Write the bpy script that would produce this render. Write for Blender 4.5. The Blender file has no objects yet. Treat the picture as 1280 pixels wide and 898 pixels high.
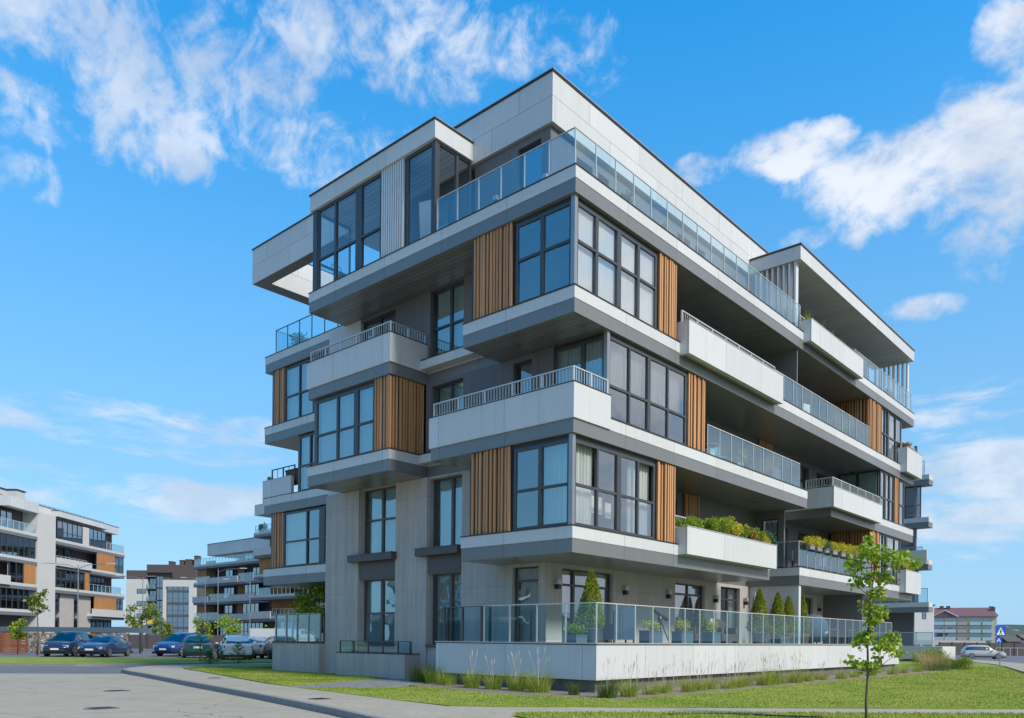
import bpy, bmesh, math, random
from mathutils import Vector, Matrix
rng = random.Random(7)
scene = bpy.context.scene
col = scene.collection
R_ = math.radians

# ------------------------------------------------------------------ node helpers
def new_mat(name):
    m = bpy.data.materials.new(name); m.use_nodes = True
    nt = m.node_tree; nt.nodes.clear()
    out = nt.nodes.new('ShaderNodeOutputMaterial')
    return m, nt, out
def N(nt, t, **kw):
    n = nt.nodes.new(t)
    for k, v in kw.items():
        if k.startswith('i_'):
            key = k[2:]
            n.inputs[int(key) if key.isdigit() else key].default_value = v
        else: setattr(n, k, v)
    return n
def math_(nt, op, a, b=None, c=None, clamp=False):
    n = nt.nodes.new('ShaderNodeMath'); n.operation = op; n.use_clamp = clamp
    for i, v in enumerate((a, b, c)):
        if v is None: continue
        if isinstance(v, (int, float)): n.inputs[i].default_value = v
        else: nt.links.new(v, n.inputs[i])
    return n.outputs[0]
def mixc(nt, fac, a, b, mode='MIX'):
    n = nt.nodes.new('ShaderNodeMix'); n.data_type = 'RGBA'; n.blend_type = mode
    if isinstance(fac, (int, float)): n.inputs[0].default_value = fac
    else: nt.links.new(fac, n.inputs[0])
    for i, v in ((6, a), (7, b)):
        if isinstance(v, (tuple, list)): n.inputs[i].default_value = (*v[:3], 1)
        else: nt.links.new(v, n.inputs[i])
    return n.outputs[2]
def noise(nt, vec, scale, detail=3, rough=.55, dist=0):
    n = N(nt, 'ShaderNodeTexNoise'); n.inputs['Scale'].default_value = scale
    n.inputs['Detail'].default_value = detail; n.inputs['Roughness'].default_value = rough
    n.inputs['Distortion'].default_value = dist
    if vec is not None: nt.links.new(vec, n.inputs['Vector'])
    return n.outputs['Fac']
def ramp(nt, fac, stops):
    n = nt.nodes.new('ShaderNodeValToRGB'); nt.links.new(fac, n.inputs[0])
    e = n.color_ramp.elements
    while len(e) < len(stops): e.new(.5)
    for el, (p, c) in zip(e, stops):
        el.position = p; el.color = (*c, 1) if len(c) == 3 else c
    return n.outputs[0]
def smooth(nt, v, a, b):
    n = nt.nodes.new('ShaderNodeMapRange'); n.interpolation_type = 'SMOOTHSTEP'
    nt.links.new(v, n.inputs[0]); n.inputs[1].default_value = a; n.inputs[2].default_value = b
    return n.outputs[0]
def objco(nt, scale=(1, 1, 1)):
    t = N(nt, 'ShaderNodeTexCoord'); mp = N(nt, 'ShaderNodeMapping'); mp.inputs['Scale'].default_value = scale
    nt.links.new(t.outputs['Object'], mp.inputs[0]); return mp.outputs[0]
def principled(nt, out, colr, rough=.6, metal=0., spec=.5, bump=None, bstr=.3, bdist=.01):
    p = N(nt, 'ShaderNodeBsdfPrincipled')
    if isinstance(colr, (tuple, list)): p.inputs['Base Color'].default_value = (*colr[:3], 1)
    else: nt.links.new(colr, p.inputs['Base Color'])
    if isinstance(rough, (int, float)): p.inputs['Roughness'].default_value = rough
    else: nt.links.new(rough, p.inputs['Roughness'])
    p.inputs['Metallic'].default_value = metal
    p.inputs['Specular IOR Level'].default_value = spec
    if bump is not None:
        b = N(nt, 'ShaderNodeBump'); b.inputs['Strength'].default_value = bstr; b.inputs['Distance'].default_value = bdist
        nt.links.new(bump, b.inputs['Height']); nt.links.new(b.outputs[0], p.inputs['Normal'])
    nt.links.new(p.outputs[0], out.inputs[0]); return p
def simple(name, c, rough=.6, metal=0., var=.12, scale=3., spec=.5, bump=0.):
    m, nt, out = new_mat(name)
    v = objco(nt); n = noise(nt, v, scale, 4)
    dark = tuple(x * (1 - var) for x in c); lite = tuple(min(1, x * (1 + var)) for x in c)
    cc = mixc(nt, n, dark, lite)
    principled(nt, out, cc, rough, metal, spec, bump=n if bump else None, bstr=bump)
    return m

def panel_mat(name, c, period=2.75, off=0., hz=None, rough=.45, metal=0., hstep=None, gap=.014):
    """facade cladding sheets with thin open joints, faint streaks and sheet to sheet tone"""
    m, nt, out = new_mat(name)
    t = N(nt, 'ShaderNodeTexCoord'); s = N(nt, 'ShaderNodeSeparateXYZ'); nt.links.new(t.outputs['Object'], s.inputs[0])
    g = N(nt, 'ShaderNodeNewGeometry'); sn = N(nt, 'ShaderNodeSeparateXYZ'); nt.links.new(t.outputs['Normal'], sn.inputs[0])
    ax = math_(nt, 'GREATER_THAN', math_(nt, 'ABSOLUTE', sn.outputs[0]), .5)
    a = math_(nt, 'ADD', math_(nt, 'MULTIPLY', s.outputs[1], ax), math_(nt, 'MULTIPLY', s.outputs[0], math_(nt, 'SUBTRACT', 1, ax)))
    if hz is not None:
        row = math_(nt, 'GREATER_THAN', s.outputs[2], hz)
        a = math_(nt, 'ADD', a, math_(nt, 'MULTIPLY', row, 1.15))
    u = math_(nt, 'DIVIDE', math_(nt, 'ADD', a, off + 100 * period), period)
    seam = math_(nt, 'LESS_THAN', math_(nt, 'FRACT', u), gap / period)
    if hz is not None:
        seam = math_(nt, 'MAXIMUM', seam, math_(nt, 'LESS_THAN', math_(nt, 'ABSOLUTE', math_(nt, 'SUBTRACT', s.outputs[2], hz)), .008))
    cell = math_(nt, 'FLOOR', u)
    wn = N(nt, 'ShaderNodeTexWhiteNoise', noise_dimensions='1D'); nt.links.new(cell, wn.inputs['W'])
    v = objco(nt, (1, 1, .25)); n = noise(nt, v, 2.2, 4); st = smooth(nt, noise(nt, objco(nt, (5, 5, .22)), 1.3, 5, .65), .5, .8)
    f = math_(nt, 'ADD', math_(nt, 'MULTIPLY', wn.outputs[0], .10), math_(nt, 'MULTIPLY', n, .12))
    f = math_(nt, 'ADD', math_(nt, 'SUBTRACT', f, math_(nt, 'MULTIPLY', st, .15)), .93)
    base = mixc(nt, 1., (c[0], c[1], c[2]), f, 'MULTIPLY')
    cc = mixc(nt, seam, base, tuple(x * .35 for x in c))
    rr = math_(nt, 'ADD', math_(nt, 'MULTIPLY', noise(nt, objco(nt), 5, 3), .2), rough - .1)
    principled(nt, out, cc, rr, metal)
    return m

M = {}
M['white'] = panel_mat('white_cladding', (.53, .54, .545), 2.75, .3)
M['white_pent'] = panel_mat('roof_cladding', (.53, .54, .545), 2.9, 1.1, hz=17.74)
M['grey'] = panel_mat('grey_cladding', (.185, .19, .195), 2.75, .3, rough=.4, metal=.25)
M['cap'] = simple('dark_flashing', (.045, .042, .042), .4, .5)
M['cap_lite'] = simple('light_flashing', (.42, .43, .44), .4, .4)
M['frame'] = simple('window_frame_metal', (.065, .07, .078), .38, .3)
M['frame_br'] = simple('window_frame_brown', (.085, .072, .072), .4, .2)
M['rail'] = simple('rail_metal', (.52, .53, .54), .35, .25)
M['rail_dk'] = simple('rail_dark', (.06, .06, .065), .4, .5)
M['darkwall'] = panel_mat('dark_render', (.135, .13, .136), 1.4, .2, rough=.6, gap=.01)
M['steel'] = simple('galvanised_steel', (.32, .33, .34), .4, .7)
M['dark'] = simple('interior_dark', (.05, .048, .046), .8)
M['room'] = simple('interior_wall_paint', (.20, .19, .18), .8)
M['plinth'] = simple('plinth_concrete', (.12, .118, .115), .8, 0, .25, 5)
M['black'] = simple('black_plastic', (.012, .012, .013), .4)
M['white_fin'] = simple('white_fin_metal', (.62, .63, .64), .35, .1)

def mk_concrete():
    m, nt, out = new_mat('board_marked_concrete')
    t = N(nt, 'ShaderNodeTexCoord'); s = N(nt, 'ShaderNodeSeparateXYZ'); nt.links.new(t.outputs['Object'], s.inputs[0])
    a = math_(nt, 'ADD', s.outputs[0], s.outputs[1])
    cell = math_(nt, 'FLOOR', math_(nt, 'MULTIPLY', a, 11))
    wn = N(nt, 'ShaderNodeTexWhiteNoise', noise_dimensions='1D'); nt.links.new(cell, wn.inputs['W'])
    fr = math_(nt, 'LESS_THAN', math_(nt, 'FRACT', math_(nt, 'MULTIPLY', a, 11)), .1)
    streak = noise(nt, objco(nt, (6, 6, .35)), 1.5, 5, .6)
    blot = noise(nt, objco(nt), .9, 5, .6)
    f = math_(nt, 'ADD', math_(nt, 'MULTIPLY', wn.outputs[0], .10), math_(nt, 'MULTIPLY', streak, .45))
    f = math_(nt, 'ADD', f, math_(nt, 'MULTIPLY', blot, .40)); f = math_(nt, 'ADD', f, .52)
    f = math_(nt, 'SUBTRACT', f, math_(nt, 'MULTIPLY', fr, .10))
    sm = math_(nt, 'LESS_THAN', math_(nt, 'FRACT', math_(nt, 'DIVIDE', math_(nt, 'ADD', s.outputs[2], .15), 3.2)), .004)
    f = math_(nt, 'SUBTRACT', f, math_(nt, 'MULTIPLY', sm, .3))
    cc = mixc(nt, 1., (.41, .375, .35), f, 'MULTIPLY')
    bmp = math_(nt, 'ADD', math_(nt, 'MULTIPLY', fr, -1.), streak)
    principled(nt, out, cc, .75, 0, .3, bump=bmp, bstr=.4, bdist=.006)
    return m
M['concrete'] = mk_concrete()

def mk_soffit(name, c, rough=.3, metal=.4):
    m, nt, out = new_mat(name)
    t = N(nt, 'ShaderNodeTexCoord'); s = N(nt, 'ShaderNodeSeparateXYZ'); nt.links.new(t.outputs['Object'], s.inputs[0])
    u = math_(nt, 'MULTIPLY', s.outputs[0], 5.2)
    fr = math_(nt, 'FRACT', u)
    gap = math_(nt, 'LESS_THAN', fr, .1)
    wn = N(nt, 'ShaderNodeTexWhiteNoise', noise_dimensions='1D'); nt.links.new(math_(nt, 'FLOOR', u), wn.inputs['W'])
    n = noise(nt, objco(nt, (.3, 2, 1)), 1.4, 3)
    f = math_(nt, 'ADD', math_(nt, 'MULTIPLY', wn.outputs[0], .18), .8)
    f = math_(nt, 'ADD', f, math_(nt, 'MULTIPLY', n, .2))
    base = mixc(nt, 1., c, f, 'MULTIPLY')
    cc = mixc(nt, gap, base, tuple(x * .3 for x in c))
    prof = math_(nt, 'ABSOLUTE', math_(nt, 'SUBTRACT', fr, .5))
    rr = math_(nt, 'ADD', math_(nt, 'MULTIPLY', n, .25), rough - .1)
    principled(nt, out, cc, rr, metal, bump=prof, bstr=.35, bdist=.012)
    return m
M['soffit'] = mk_soffit('slatted_soffit', (.29, .286, .283))
M['soffit_lt'] = mk_soffit('canopy_soffit', (.62, .62, .62), .35, .1)

def mk_wood(name, c1, c2, c3, pitch=.14):
    m, nt, out = new_mat(name)
    t = N(nt, 'ShaderNodeTexCoord'); s = N(nt, 'ShaderNodeSeparateXYZ'); nt.links.new(t.outputs['Object'], s.inputs[0])
    a = math_(nt, 'ADD', s.outputs[0], s.outputs[1])
    wn = N(nt, 'ShaderNodeTexWhiteNoise', noise_dimensions='1D'); nt.links.new(math_(nt, 'FLOOR', math_(nt, 'DIVIDE', a, pitch)), wn.inputs['W'])
    base = ramp(nt, wn.outputs[0], [(0, c1), (.5, c2), (1, c3)])
    g = noise(nt, objco(nt, (22, 22, .8)), 1.6, 5, .6); g2 = noise(nt, objco(nt, (5, 5, .5)), 1.1, 3)
    f = math_(nt, 'ADD', math_(nt, 'ADD', math_(nt, 'MULTIPLY', g, .6), math_(nt, 'MULTIPLY', g2, .5)), .43)
    cc = mixc(nt, 1., base, f, 'MULTIPLY')
    principled(nt, out, cc, .6, 0, .3, bump=g, bstr=.2)
    return m
M['wood'] = mk_wood('larch_slats', (.43, .205, .09), (.54, .28, .13), (.48, .28, .165))
M['wood_far'] = mk_wood('larch_slats_far', (.42, .19, .07), (.50, .24, .09), (.40, .20, .09), .3)

def mk_glass(name, tint, refl=.2, glosscol=(1, 1, 1), rough=.0, edge=.75, wob=0.):
    m, nt, out = new_mat(name)
    tr = N(nt, 'ShaderNodeBsdfTransparent'); tr.inputs[0].default_value = (*tint, 1)
    gl = N(nt, 'ShaderNodeBsdfGlossy'); gl.inputs['Color'].default_value = (*glosscol, 1); gl.inputs['Roughness'].default_value = rough
    lw = N(nt, 'ShaderNodeLayerWeight'); lw.inputs['Blend'].default_value = .5
    f = math_(nt, 'POWER', lw.outputs['Facing'], 3.5)
    f = math_(nt, 'ADD', math_(nt, 'MULTIPLY', f, edge), refl, clamp=True)
    if wob:
        v = objco(nt); n = noise(nt, v, 1.1, 1)
        b = N(nt, 'ShaderNodeBump'); b.inputs['Strength'].default_value = wob; b.inputs['Distance'].default_value = .02
        nt.links.new(n, b.inputs['Height']); nt.links.new(b.outputs[0], gl.inputs['Normal'])
    mx = N(nt, 'ShaderNodeMixShader'); nt.links.new(f, mx.inputs[0])
    nt.links.new(tr.outputs[0], mx.inputs[1]); nt.links.new(gl.outputs[0], mx.inputs[2]); nt.links.new(mx.outputs[0], out.inputs[0])
    return m
M['glass'] = mk_glass('window_glass', (.70, .91, .95), .30, (.76, .93, 1.), wob=.3)
M['glass_rail'] = mk_glass('balustrade_glass', (.72, .91, .96), .22, (.78, .95, 1.), edge=.6)
M['glass_south'] = mk_glass('south_window_glass', (.88, .92, .92), .30, (.97, .98, 1.), wob=.3)
M['glass_clear'] = mk_glass('clear_window_glass', (.86, .93, .95), .14, (.85, .93, 1.), wob=.3)
M['glass_ter'] = mk_glass('terrace_glass', (.66, .86, .90), .07, (.75, .93, 1.), edge=.35)
M['car_glass'] = mk_glass('car_glass', (.12, .14, .15), .16)

def mk_cloth(name, c, trans=.35):
    m, nt, out = new_mat(name)
    v = objco(nt, (14, 14, .3)); n = noise(nt, v, 1.3, 3)
    cc = mixc(nt, n, tuple(x * .75 for x in c), c)
    d = N(nt, 'ShaderNodeBsdfDiffuse'); t = N(nt, 'ShaderNodeBsdfTranslucent')
    nt.links.new(cc, d.inputs[0]); nt.links.new(cc, t.inputs[0])
    mx = N(nt, 'ShaderNodeMixShader'); mx.inputs[0].default_value = trans
    nt.links.new(d.outputs[0], mx.inputs[1]); nt.links.new(t.outputs[0], mx.inputs[2]); nt.links.new(mx.outputs[0], out.inputs[0])
    return m
M['curtain'] = mk_cloth('sheer_curtain', (.80, .86, .84), .5)
M['curtain_gr'] = mk_cloth('grey_lace_curtain', (.30, .31, .33))
M['blind'] = mk_cloth('roller_blind', (.85, .83, .80), .15)

def mk_leaf(name, c1, c2, c3, trans=.35, sc=2.5, wn_=.6, st=(.15, .5, .85)):
    m, nt, out = new_mat(name)
    t = N(nt, 'ShaderNodeTexCoord')
    n1 = noise(nt, t.outputs['Object'], sc, 4); 
    g = N(nt, 'ShaderNodeNewGeometry')
    f = math_(nt, 'ADD', math_(nt, 'MULTIPLY', g.outputs['Random Per Island'], wn_), math_(nt, 'MULTIPLY', n1, 1 - wn_))
    cc = ramp(nt, f, [(st[0], c1), (st[1], c2), (st[2], c3)])
    d = N(nt, 'ShaderNodeBsdfPrincipled'); d.inputs['Roughness'].default_value = .5; d.inputs['Specular IOR Level'].default_value = .3
    nt.links.new(cc, d.inputs['Base Color'])
    tl = N(nt, 'ShaderNodeBsdfTranslucent'); nt.links.new(cc, tl.inputs[0])
    mx = N(nt, 'ShaderNodeMixShader'); mx.inputs[0].default_value = trans
    nt.links.new(d.outputs[0], mx.inputs[1]); nt.links.new(tl.outputs[0], mx.inputs[2]); nt.links.new(mx.outputs[0], out.inputs[0])
    return m
M['leaf'] = mk_leaf('maple_leaf', (.15, .26, .02), (.30, .42, .035), (.50, .56, .06))
M['leaf_far'] = mk_leaf('tree_leaf', (.09, .15, .025), (.19, .26, .04), (.36, .36, .07))
M['thuja'] = mk_leaf('thuja_leaf', (.10, .16, .018), (.24, .30, .03), (.42, .38, .05), .3)
M['shrub'] = mk_leaf('shrub_leaf', (.12, .22, .02), (.26, .38, .04), (.46, .48, .07))
M['flower'] = mk_leaf('yellow_leaf', (.34, .36, .03), (.58, .52, .04), (.70, .60, .07))
M['rust'] = mk_leaf('rust_leaf', (.22, .13, .04), (.34, .22, .06), (.4, .32, .08))
M['blue_leaf'] = mk_leaf('blue_green_leaf', (.05, .11, .07), (.09, .17, .11), (.14, .22, .13))
M['blade'] = mk_leaf('grass_blade', (.15, .23, .022), (.30, .38, .045), (.46, .46, .10))
M['blade_dk'] = mk_leaf('grass_blade_dark', (.04, .09, .012), (.09, .15, .02), (.17, .22, .04))
M['turf'] = mk_leaf('turf_blade', (.12, .20, .018), (.28, .38, .038), (.50, .44, .15), .35, .5, .3, (.32, .48, .66))
M['plume'] = simple('dry_seed_head', (.50, .43, .34), .9)
M['straw'] = mk_leaf('straw_blade', (.30, .2, .09), (.45, .32, .16), (.55, .42, .24))
M['bark'] = simple('bark', (.10, .08, .065), .9, 0, .4, 12, bump=.5)

# ------------------------------------------------------------------ mesh helpers
class MB:
    def __init__(s): s.v = []; s.f = []
    def quad(s, a, b, c, d):
        i = len(s.v); s.v += [a, b, c, d]; s.f.append((i, i+1, i+2, i+3))
    def tri(s, a, b, c):
        i = len(s.v); s.v += [a, b, c]; s.f.append((i, i+1, i+2))
    def box(s, x0, x1, y0, y1, z0, z1):
        if x0 > x1: x0, x1 = x1, x0
        if y0 > y1: y0, y1 = y1, y0
        if z0 > z1: z0, z1 = z1, z0
        i = len(s.v)
        s.v += [(x0,y0,z0),(x1,y0,z0),(x1,y1,z0),(x0,y1,z0),(x0,y0,z1),(x1,y0,z1),(x1,y1,z1),(x0,y1,z1)]
        s.f += [(i,i+3,i+2,i+1),(i+4,i+5,i+6,i+7),(i,i+1,i+5,i+4),(i+1,i+2,i+6,i+5),(i+2,i+3,i+7,i+6),(i+3,i,i+4,i+7)]
    def prism(s, pts, z0, z1, bottom=True):
        n = len(pts); i = len(s.v)
        s.v += [(x, y, z0) for x, y in pts] + [(x, y, z1) for x, y in pts]
        if bottom: s.f.append(tuple(i + k for k in reversed(range(n))))
        s.f.append(tuple(i + n + k for k in range(n)))
        for k in range(n):
            l = (k + 1) % n; s.f.append((i + k, i + l, i + n + l, i + n + k))
    def poly(s, pts, z):
        i = len(s.v); s.v += [(x, y, z) for x, y in pts]; s.f.append(tuple(range(i, i + len(pts))))
    def tube(s, pts, rad, seg=8, cap=True):
        pts = [Vector(p) for p in pts]
        if isinstance(rad, (int, float)): rad = [rad] * len(pts)
        rings = []
        for k, p in enumerate(pts):
            d = (pts[min(k+1, len(pts)-1)] - pts[max(k-1, 0)]).normalized()
            up = Vector((0, 0, 1)) if abs(d.z) < .95 else Vector((1, 0, 0))
            a = d.cross(up).normalized(); b = d.cross(a).normalized()
            i = len(s.v)
            for q in range(seg):
                t = 2 * math.pi * q / seg
                s.v.append(tuple(p + (a * math.cos(t) + b * math.sin(t)) * rad[k]))
            rings.append(i)
        for r0, r1 in zip(rings, rings[1:]):
            for q in range(seg):
                q2 = (q + 1) % seg; s.f.append((r0+q, r1+q, r1+q2, r0+q2))
        if cap:
            s.f.append(tuple(rings[0] + q for q in range(seg))); s.f.append(tuple(rings[-1] + q for q in reversed(range(seg))))
    def lathe(s, prof, cx=0, cy=0, seg=16):
        rings = []
        for r, z in prof:
            i = len(s.v); rings.append(i)
            for q in range(seg):
                t = 2 * math.pi * q / seg; s.v.append((cx + r * math.cos(t), cy + r * math.sin(t), z))
        for r0, r1 in zip(rings, rings[1:]):
            for q in range(seg):
                q2 = (q + 1) % seg; s.f.append((r0+q, r0+q2, r1+q2, r1+q))
        s.f.append(tuple(rings[0] + q for q in reversed(range(seg)))); s.f.append(tuple(rings[-1] + q for q in range(seg)))
    def leaf(s, p, size, r=rng, up=.3, asp=.6):
        d = Vector((r.gauss(0, 1), r.gauss(0, 1), r.gauss(0, 1) * .7 + up)).normalized()
        e = d.cross(Vector((r.gauss(0, 1), r.gauss(0, 1), r.gauss(0, 1)))).normalized() * size * asp * .5
        p = Vector(p); d = d * size; m_ = p + d * .5; nn = d.cross(e).normalized() * size * .12
        i = len(s.v); s.v += [tuple(p), tuple(m_ + e + nn), tuple(p + d), tuple(m_ - e + nn)]
        s.f += [(i, i+1, i+2, i+3)]
    def blade(s, p, h, w, lean, az, droop=.5, seg=3):
        p = Vector(p); dx = Vector((math.cos(az), math.sin(az), 0)); sd = Vector((-math.sin(az), math.cos(az), 0)) * w * .5
        i = len(s.v); 
        for k in range(seg + 1):
            t = k / seg; c = p + dx * (lean * h * t ** 1.7) + Vector((0, 0, h * (t - droop * lean * t * t * .6)))
            ww = sd * (1 - t * .85)
            s.v += [tuple(c - ww), tuple(c + ww)]
        for k in range(seg): s.f.append((i+2*k, i+2*k+1, i+2*k+3, i+2*k+2))
    def build(s, name, mat, parent=None, smooth=False):
        me = bpy.data.meshes.new(name); me.from_pydata(s.v, [], s.f); me.update()
        o = bpy.data.objects.new(name, me); col.objects.link(o)
        me.materials.append(M[mat] if isinstance(mat, str) else mat)
        if smooth:
            for p in me.polygons: p.use_smooth = True
        if parent is not None: o.parent = parent
        return o
def thing(name, label, cat, loc=(0, 0, 0), rot=0, group=None):
    o = bpy.data.objects.new(name, None); col.objects.link(o); o.location = loc; o.rotation_euler = (0, 0, rot)
    o.empty_display_size = .2
    o['label'] = label; o['category'] = cat
    if group: o['group'] = group
    return o
def tag(o, label, cat, group=None, kind=None):
    if label: o['label'] = label
    if cat: o['category'] = cat
    if group: o['group'] = group
    if kind: o['kind'] = kind
    return o
def struct(o): o['kind'] = 'structure'; return o
def copy_tree(o, parent=None):
    c = o.copy(); col.objects.link(c)
    if parent is not None: c.parent = parent
    for ch in [x for x in o.children]: copy_tree(ch, c)
    return c

# ------------------------------------------------------------------ camera
CAM = Vector((-16.89807, -13.00158, 1.4)); TH = R_(41.81669)
F_ = Vector((math.cos(TH), math.sin(TH), 0)); RT = Vector((math.sin(TH), -math.cos(TH), 0)); U_ = Vector((0, 0, 1))
cd = bpy.data.cameras.new('camera'); cam = bpy.data.objects.new('camera', cd); col.objects.link(cam)
cd.sensor_width = 36; cd.lens = 999.343 / 1280 * 36; cd.shift_y = (799.05 - 449) / 1280; cd.clip_end = 12000; cd.clip_start = .1
ph = R_(.5413); cx_ = RT * math.cos(ph) + U_ * math.sin(ph); cy_ = U_ * math.cos(ph) - RT * math.sin(ph)
mt = Matrix.Identity(4)
for i in range(3): mt[i][0] = cx_[i]; mt[i][1] = cy_[i]; mt[i][2] = -F_[i]; mt[i][3] = CAM[i]
cam.matrix_world = mt; scene.camera = cam

# ------------------------------------------------------------------ light and sky
SUN_EL, SUN_AZ = 42., -90.        # azimuth measured from +X towards +Y
sd = bpy.data.lights.new('sun', 'SUN'); sun = bpy.data.objects.new('sun', sd); col.objects.link(sun)
sd.energy = SUN_E = 2.05; sd.angle = R_(9); sd.color = (1., .95, .87)
dirv = Vector((math.cos(R_(SUN_EL)) * math.cos(R_(SUN_AZ)), math.cos(R_(SUN_EL)) * math.sin(R_(SUN_AZ)), math.sin(R_(SUN_EL))))
sun.rotation_euler = dirv.to_track_quat('Z', 'Y').to_euler(); sun.location = (0, -30, 40)
w = bpy.data.worlds.new('World'); scene.world = w; w.use_nodes = True
nt = w.node_tree; nt.nodes.clear()
out = nt.nodes.new('ShaderNodeOutputWorld'); bg = nt.nodes.new('ShaderNodeBackground'); bg.inputs[1].default_value = .15
sky = nt.nodes.new('ShaderNodeTexSky'); sky.sky_type = 'NISHITA'; sky.sun_disc = False
sky.sun_elevation = R_(SUN_EL); sky.sun_rotation = R_(90 - SUN_AZ); sky.air_density = 1.; sky.dust_density = .6; sky.ozone_density = 2.5
hs = nt.nodes.new('ShaderNodeHueSaturation'); hs.inputs['Hue'].default_value = .492; hs.inputs['Saturation'].default_value = 1.48; hs.inputs['Value'].default_value = 1.08
nt.links.new(sky.outputs[0], hs.inputs['Color'])
tc = nt.nodes.new('ShaderNodeTexCoord'); sx = nt.nodes.new('ShaderNodeSeparateXYZ'); nt.links.new(tc.outputs['Generated'], sx.inputs[0])
az = math_(nt, 'ARCTAN2', sx.outputs[1], sx.outputs[0]); el = math_(nt, 'ARCSINE', sx.outputs[2])
# clouds live on a plane high over the place
zz = math_(nt, 'ADD', math_(nt, 'MAXIMUM', sx.outputs[2], 0), .10)
cxx = math_(nt, 'DIVIDE', sx.outputs[0], zz); cyy = math_(nt, 'DIVIDE', sx.outputs[1], zz)
cb = nt.nodes.new('ShaderNodeCombineXYZ'); nt.links.new(cxx, cb.inputs[0]); nt.links.new(cyy, cb.inputs[1])
sph = nt.nodes.new('ShaderNodeMapping'); sph.inputs['Scale'].default_value = (1.6, 1.6, 7); nt.links.new(tc.outputs['Generated'], sph.inputs[0])
n3 = noise(nt, sph.outputs[0], 5., 8, .62, .4)
def pxdir(px, py):
    q = (px - 640, py - 799.05); c, s = math.cos(R_(.5413)), math.sin(R_(.5413))
    a, b = c * q[0] + s * q[1], -s * q[0] + c * q[1]
    d = (F_ + RT * (a / 999.34) - U_ * (b / 999.34)).normalized()
    return math.atan2(d.y, d.x), math.asin(d.z)
# banks of cloud: azimuth, elevation, half widths, strength, kind (0 speckled high cloud, 1 heaped, 2 low streaks)
BANKS = []
def bank(px, py, rx, ry, st, k):
    a0, e0 = pxdir(px, py); a1, _ = pxdir(px + rx, py); _, e1 = pxdir(px, py - ry)
    BANKS.append((a0, e0, abs(a1 - a0), abs(e1 - e0), st, k))
bank(215, 60, 300, 160, 1.05, 0); bank(440, 40, 230, 130, 1.05, 0); bank(430, 190, 150, 75, 1.05, 0); bank(130, 150, 170, 90, .95, 0)
bank(40, 225, 70, 45, .95, 0); bank(660, 50, 170, 80, .85, 0); bank(745, 80, 60, 60, .7, 0); bank(170, 380, 60, 25, .4, 0)
bank(1245, 200, 120, 140, 1.25, 1); bank(1130, 215, 160, 75, 1.15, 1); bank(985, 190, 110, 40, 1.1, 1); bank(1080, 270, 80, 50, 1.0, 1); bank(1275, 60, 70, 110, 1.1, 1)
bank(1160, 385, 70, 24, 1.05, 1); bank(1010, 298, 55, 20, 1.0, 1); bank(1235, 300, 110, 70, 1.05, 1); bank(880, 212, 70, 26, 1.0, 1)
bank(95, 530, 150, 44, 1.0, 2); bank(290, 550, 120, 40, .95, 2); bank(60, 605, 160, 36, .95, 2); bank(250, 625, 210, 30, 1.05, 2)
bank(1220, 500, 120, 34, .85, 2); bank(1220, 620, 170, 80, 1.2, 2); bank(1240, 720, 150, 60, .45, 2)
acc = {0: None, 1: None, 2: None}
for a0, e0, ra, re, st, k in BANKS:
    da = math_(nt, 'DIVIDE', math_(nt, 'SUBTRACT', az, a0), ra); de = math_(nt, 'DIVIDE', math_(nt, 'SUBTRACT', el, e0), re)
    r2 = math_(nt, 'ADD', math_(nt, 'MULTIPLY', da, da), math_(nt, 'MULTIPLY', de, de))
    v = math_(nt, 'MULTIPLY', math_(nt, 'EXPONENT', math_(nt, 'MULTIPLY', math_(nt, 'MULTIPLY', r2, r2), -.6)), st)
    acc[k] = v if acc[k] is None else math_(nt, 'MAXIMUM', acc[k], v)
# the rest of the sky (behind the photographer): broken cloud, thicker to the south
behind = smooth(nt, math_(nt, 'ADD', math_(nt, 'MULTIPLY', sx.outputs[1], -1), math_(nt, 'MULTIPLY', sx.outputs[0], .25)), .0, .45)
acc[1] = math_(nt, 'MAXIMUM', acc[1], math_(nt, 'MULTIPLY', behind, 1.3))
def layer(mask, n, lo, hi):
    v = math_(nt, 'ADD', math_(nt, 'MULTIPLY', math_(nt, 'SUBTRACT', mask, 1.), .34), n)
    v = smooth(nt, v, lo, hi)
    return v
def dmap(rot, sc):
    m_ = nt.nodes.new('ShaderNodeMapping'); m_.inputs['Rotation'].default_value = rot; m_.inputs['Scale'].default_value = sc
    nt.links.new(tc.outputs['Generated'], m_.inputs[0]); return m_.outputs[0]
na = noise(nt, dmap((.3, .5, .2), (1, 1.25, 1)), 7., 9, .60, .5)
nb = noise(nt, dmap((.1, .2, .9), (1.3, 1, 1)), 19., 8, .60, .35)
nsp = math_(nt, 'ADD', math_(nt, 'MULTIPLY', na, .42), math_(nt, 'MULTIPLY', nb, .58))
c0 = math_(nt, 'MULTIPLY', layer(acc[0], nsp, .41, .59), .72)
nh0 = noise(nt, dmap((0, 0, .4), (1, 1, 1.5)), 7.5, 10, .60, .15)
nh = math_(nt, 'ADD', math_(nt, 'MULTIPLY', nh0, .52), math_(nt, 'MULTIPLY', nb, .48))
c1 = math_(nt, 'MULTIPLY', layer(acc[1], nh, .41, .60), .92)
c2 = math_(nt, 'MULTIPLY', layer(acc[2], n3, .34, .62), .72)
cl = math_(nt, 'MAXIMUM', math_(nt, 'MAXIMUM', c0, c1), c2)
hz = smooth(nt, sx.outputs[2], -.15, .80)
CLOUD = mixc(nt, smooth(nt, nh0, .40, .66), (2.0, 2.3, 2.8), (3.05, 3.18, 3.4))
vf = math_(nt, 'ADD', math_(nt, 'MULTIPLY', smooth(nt, sx.outputs[2], .05, .72), .50), .50)
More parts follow.
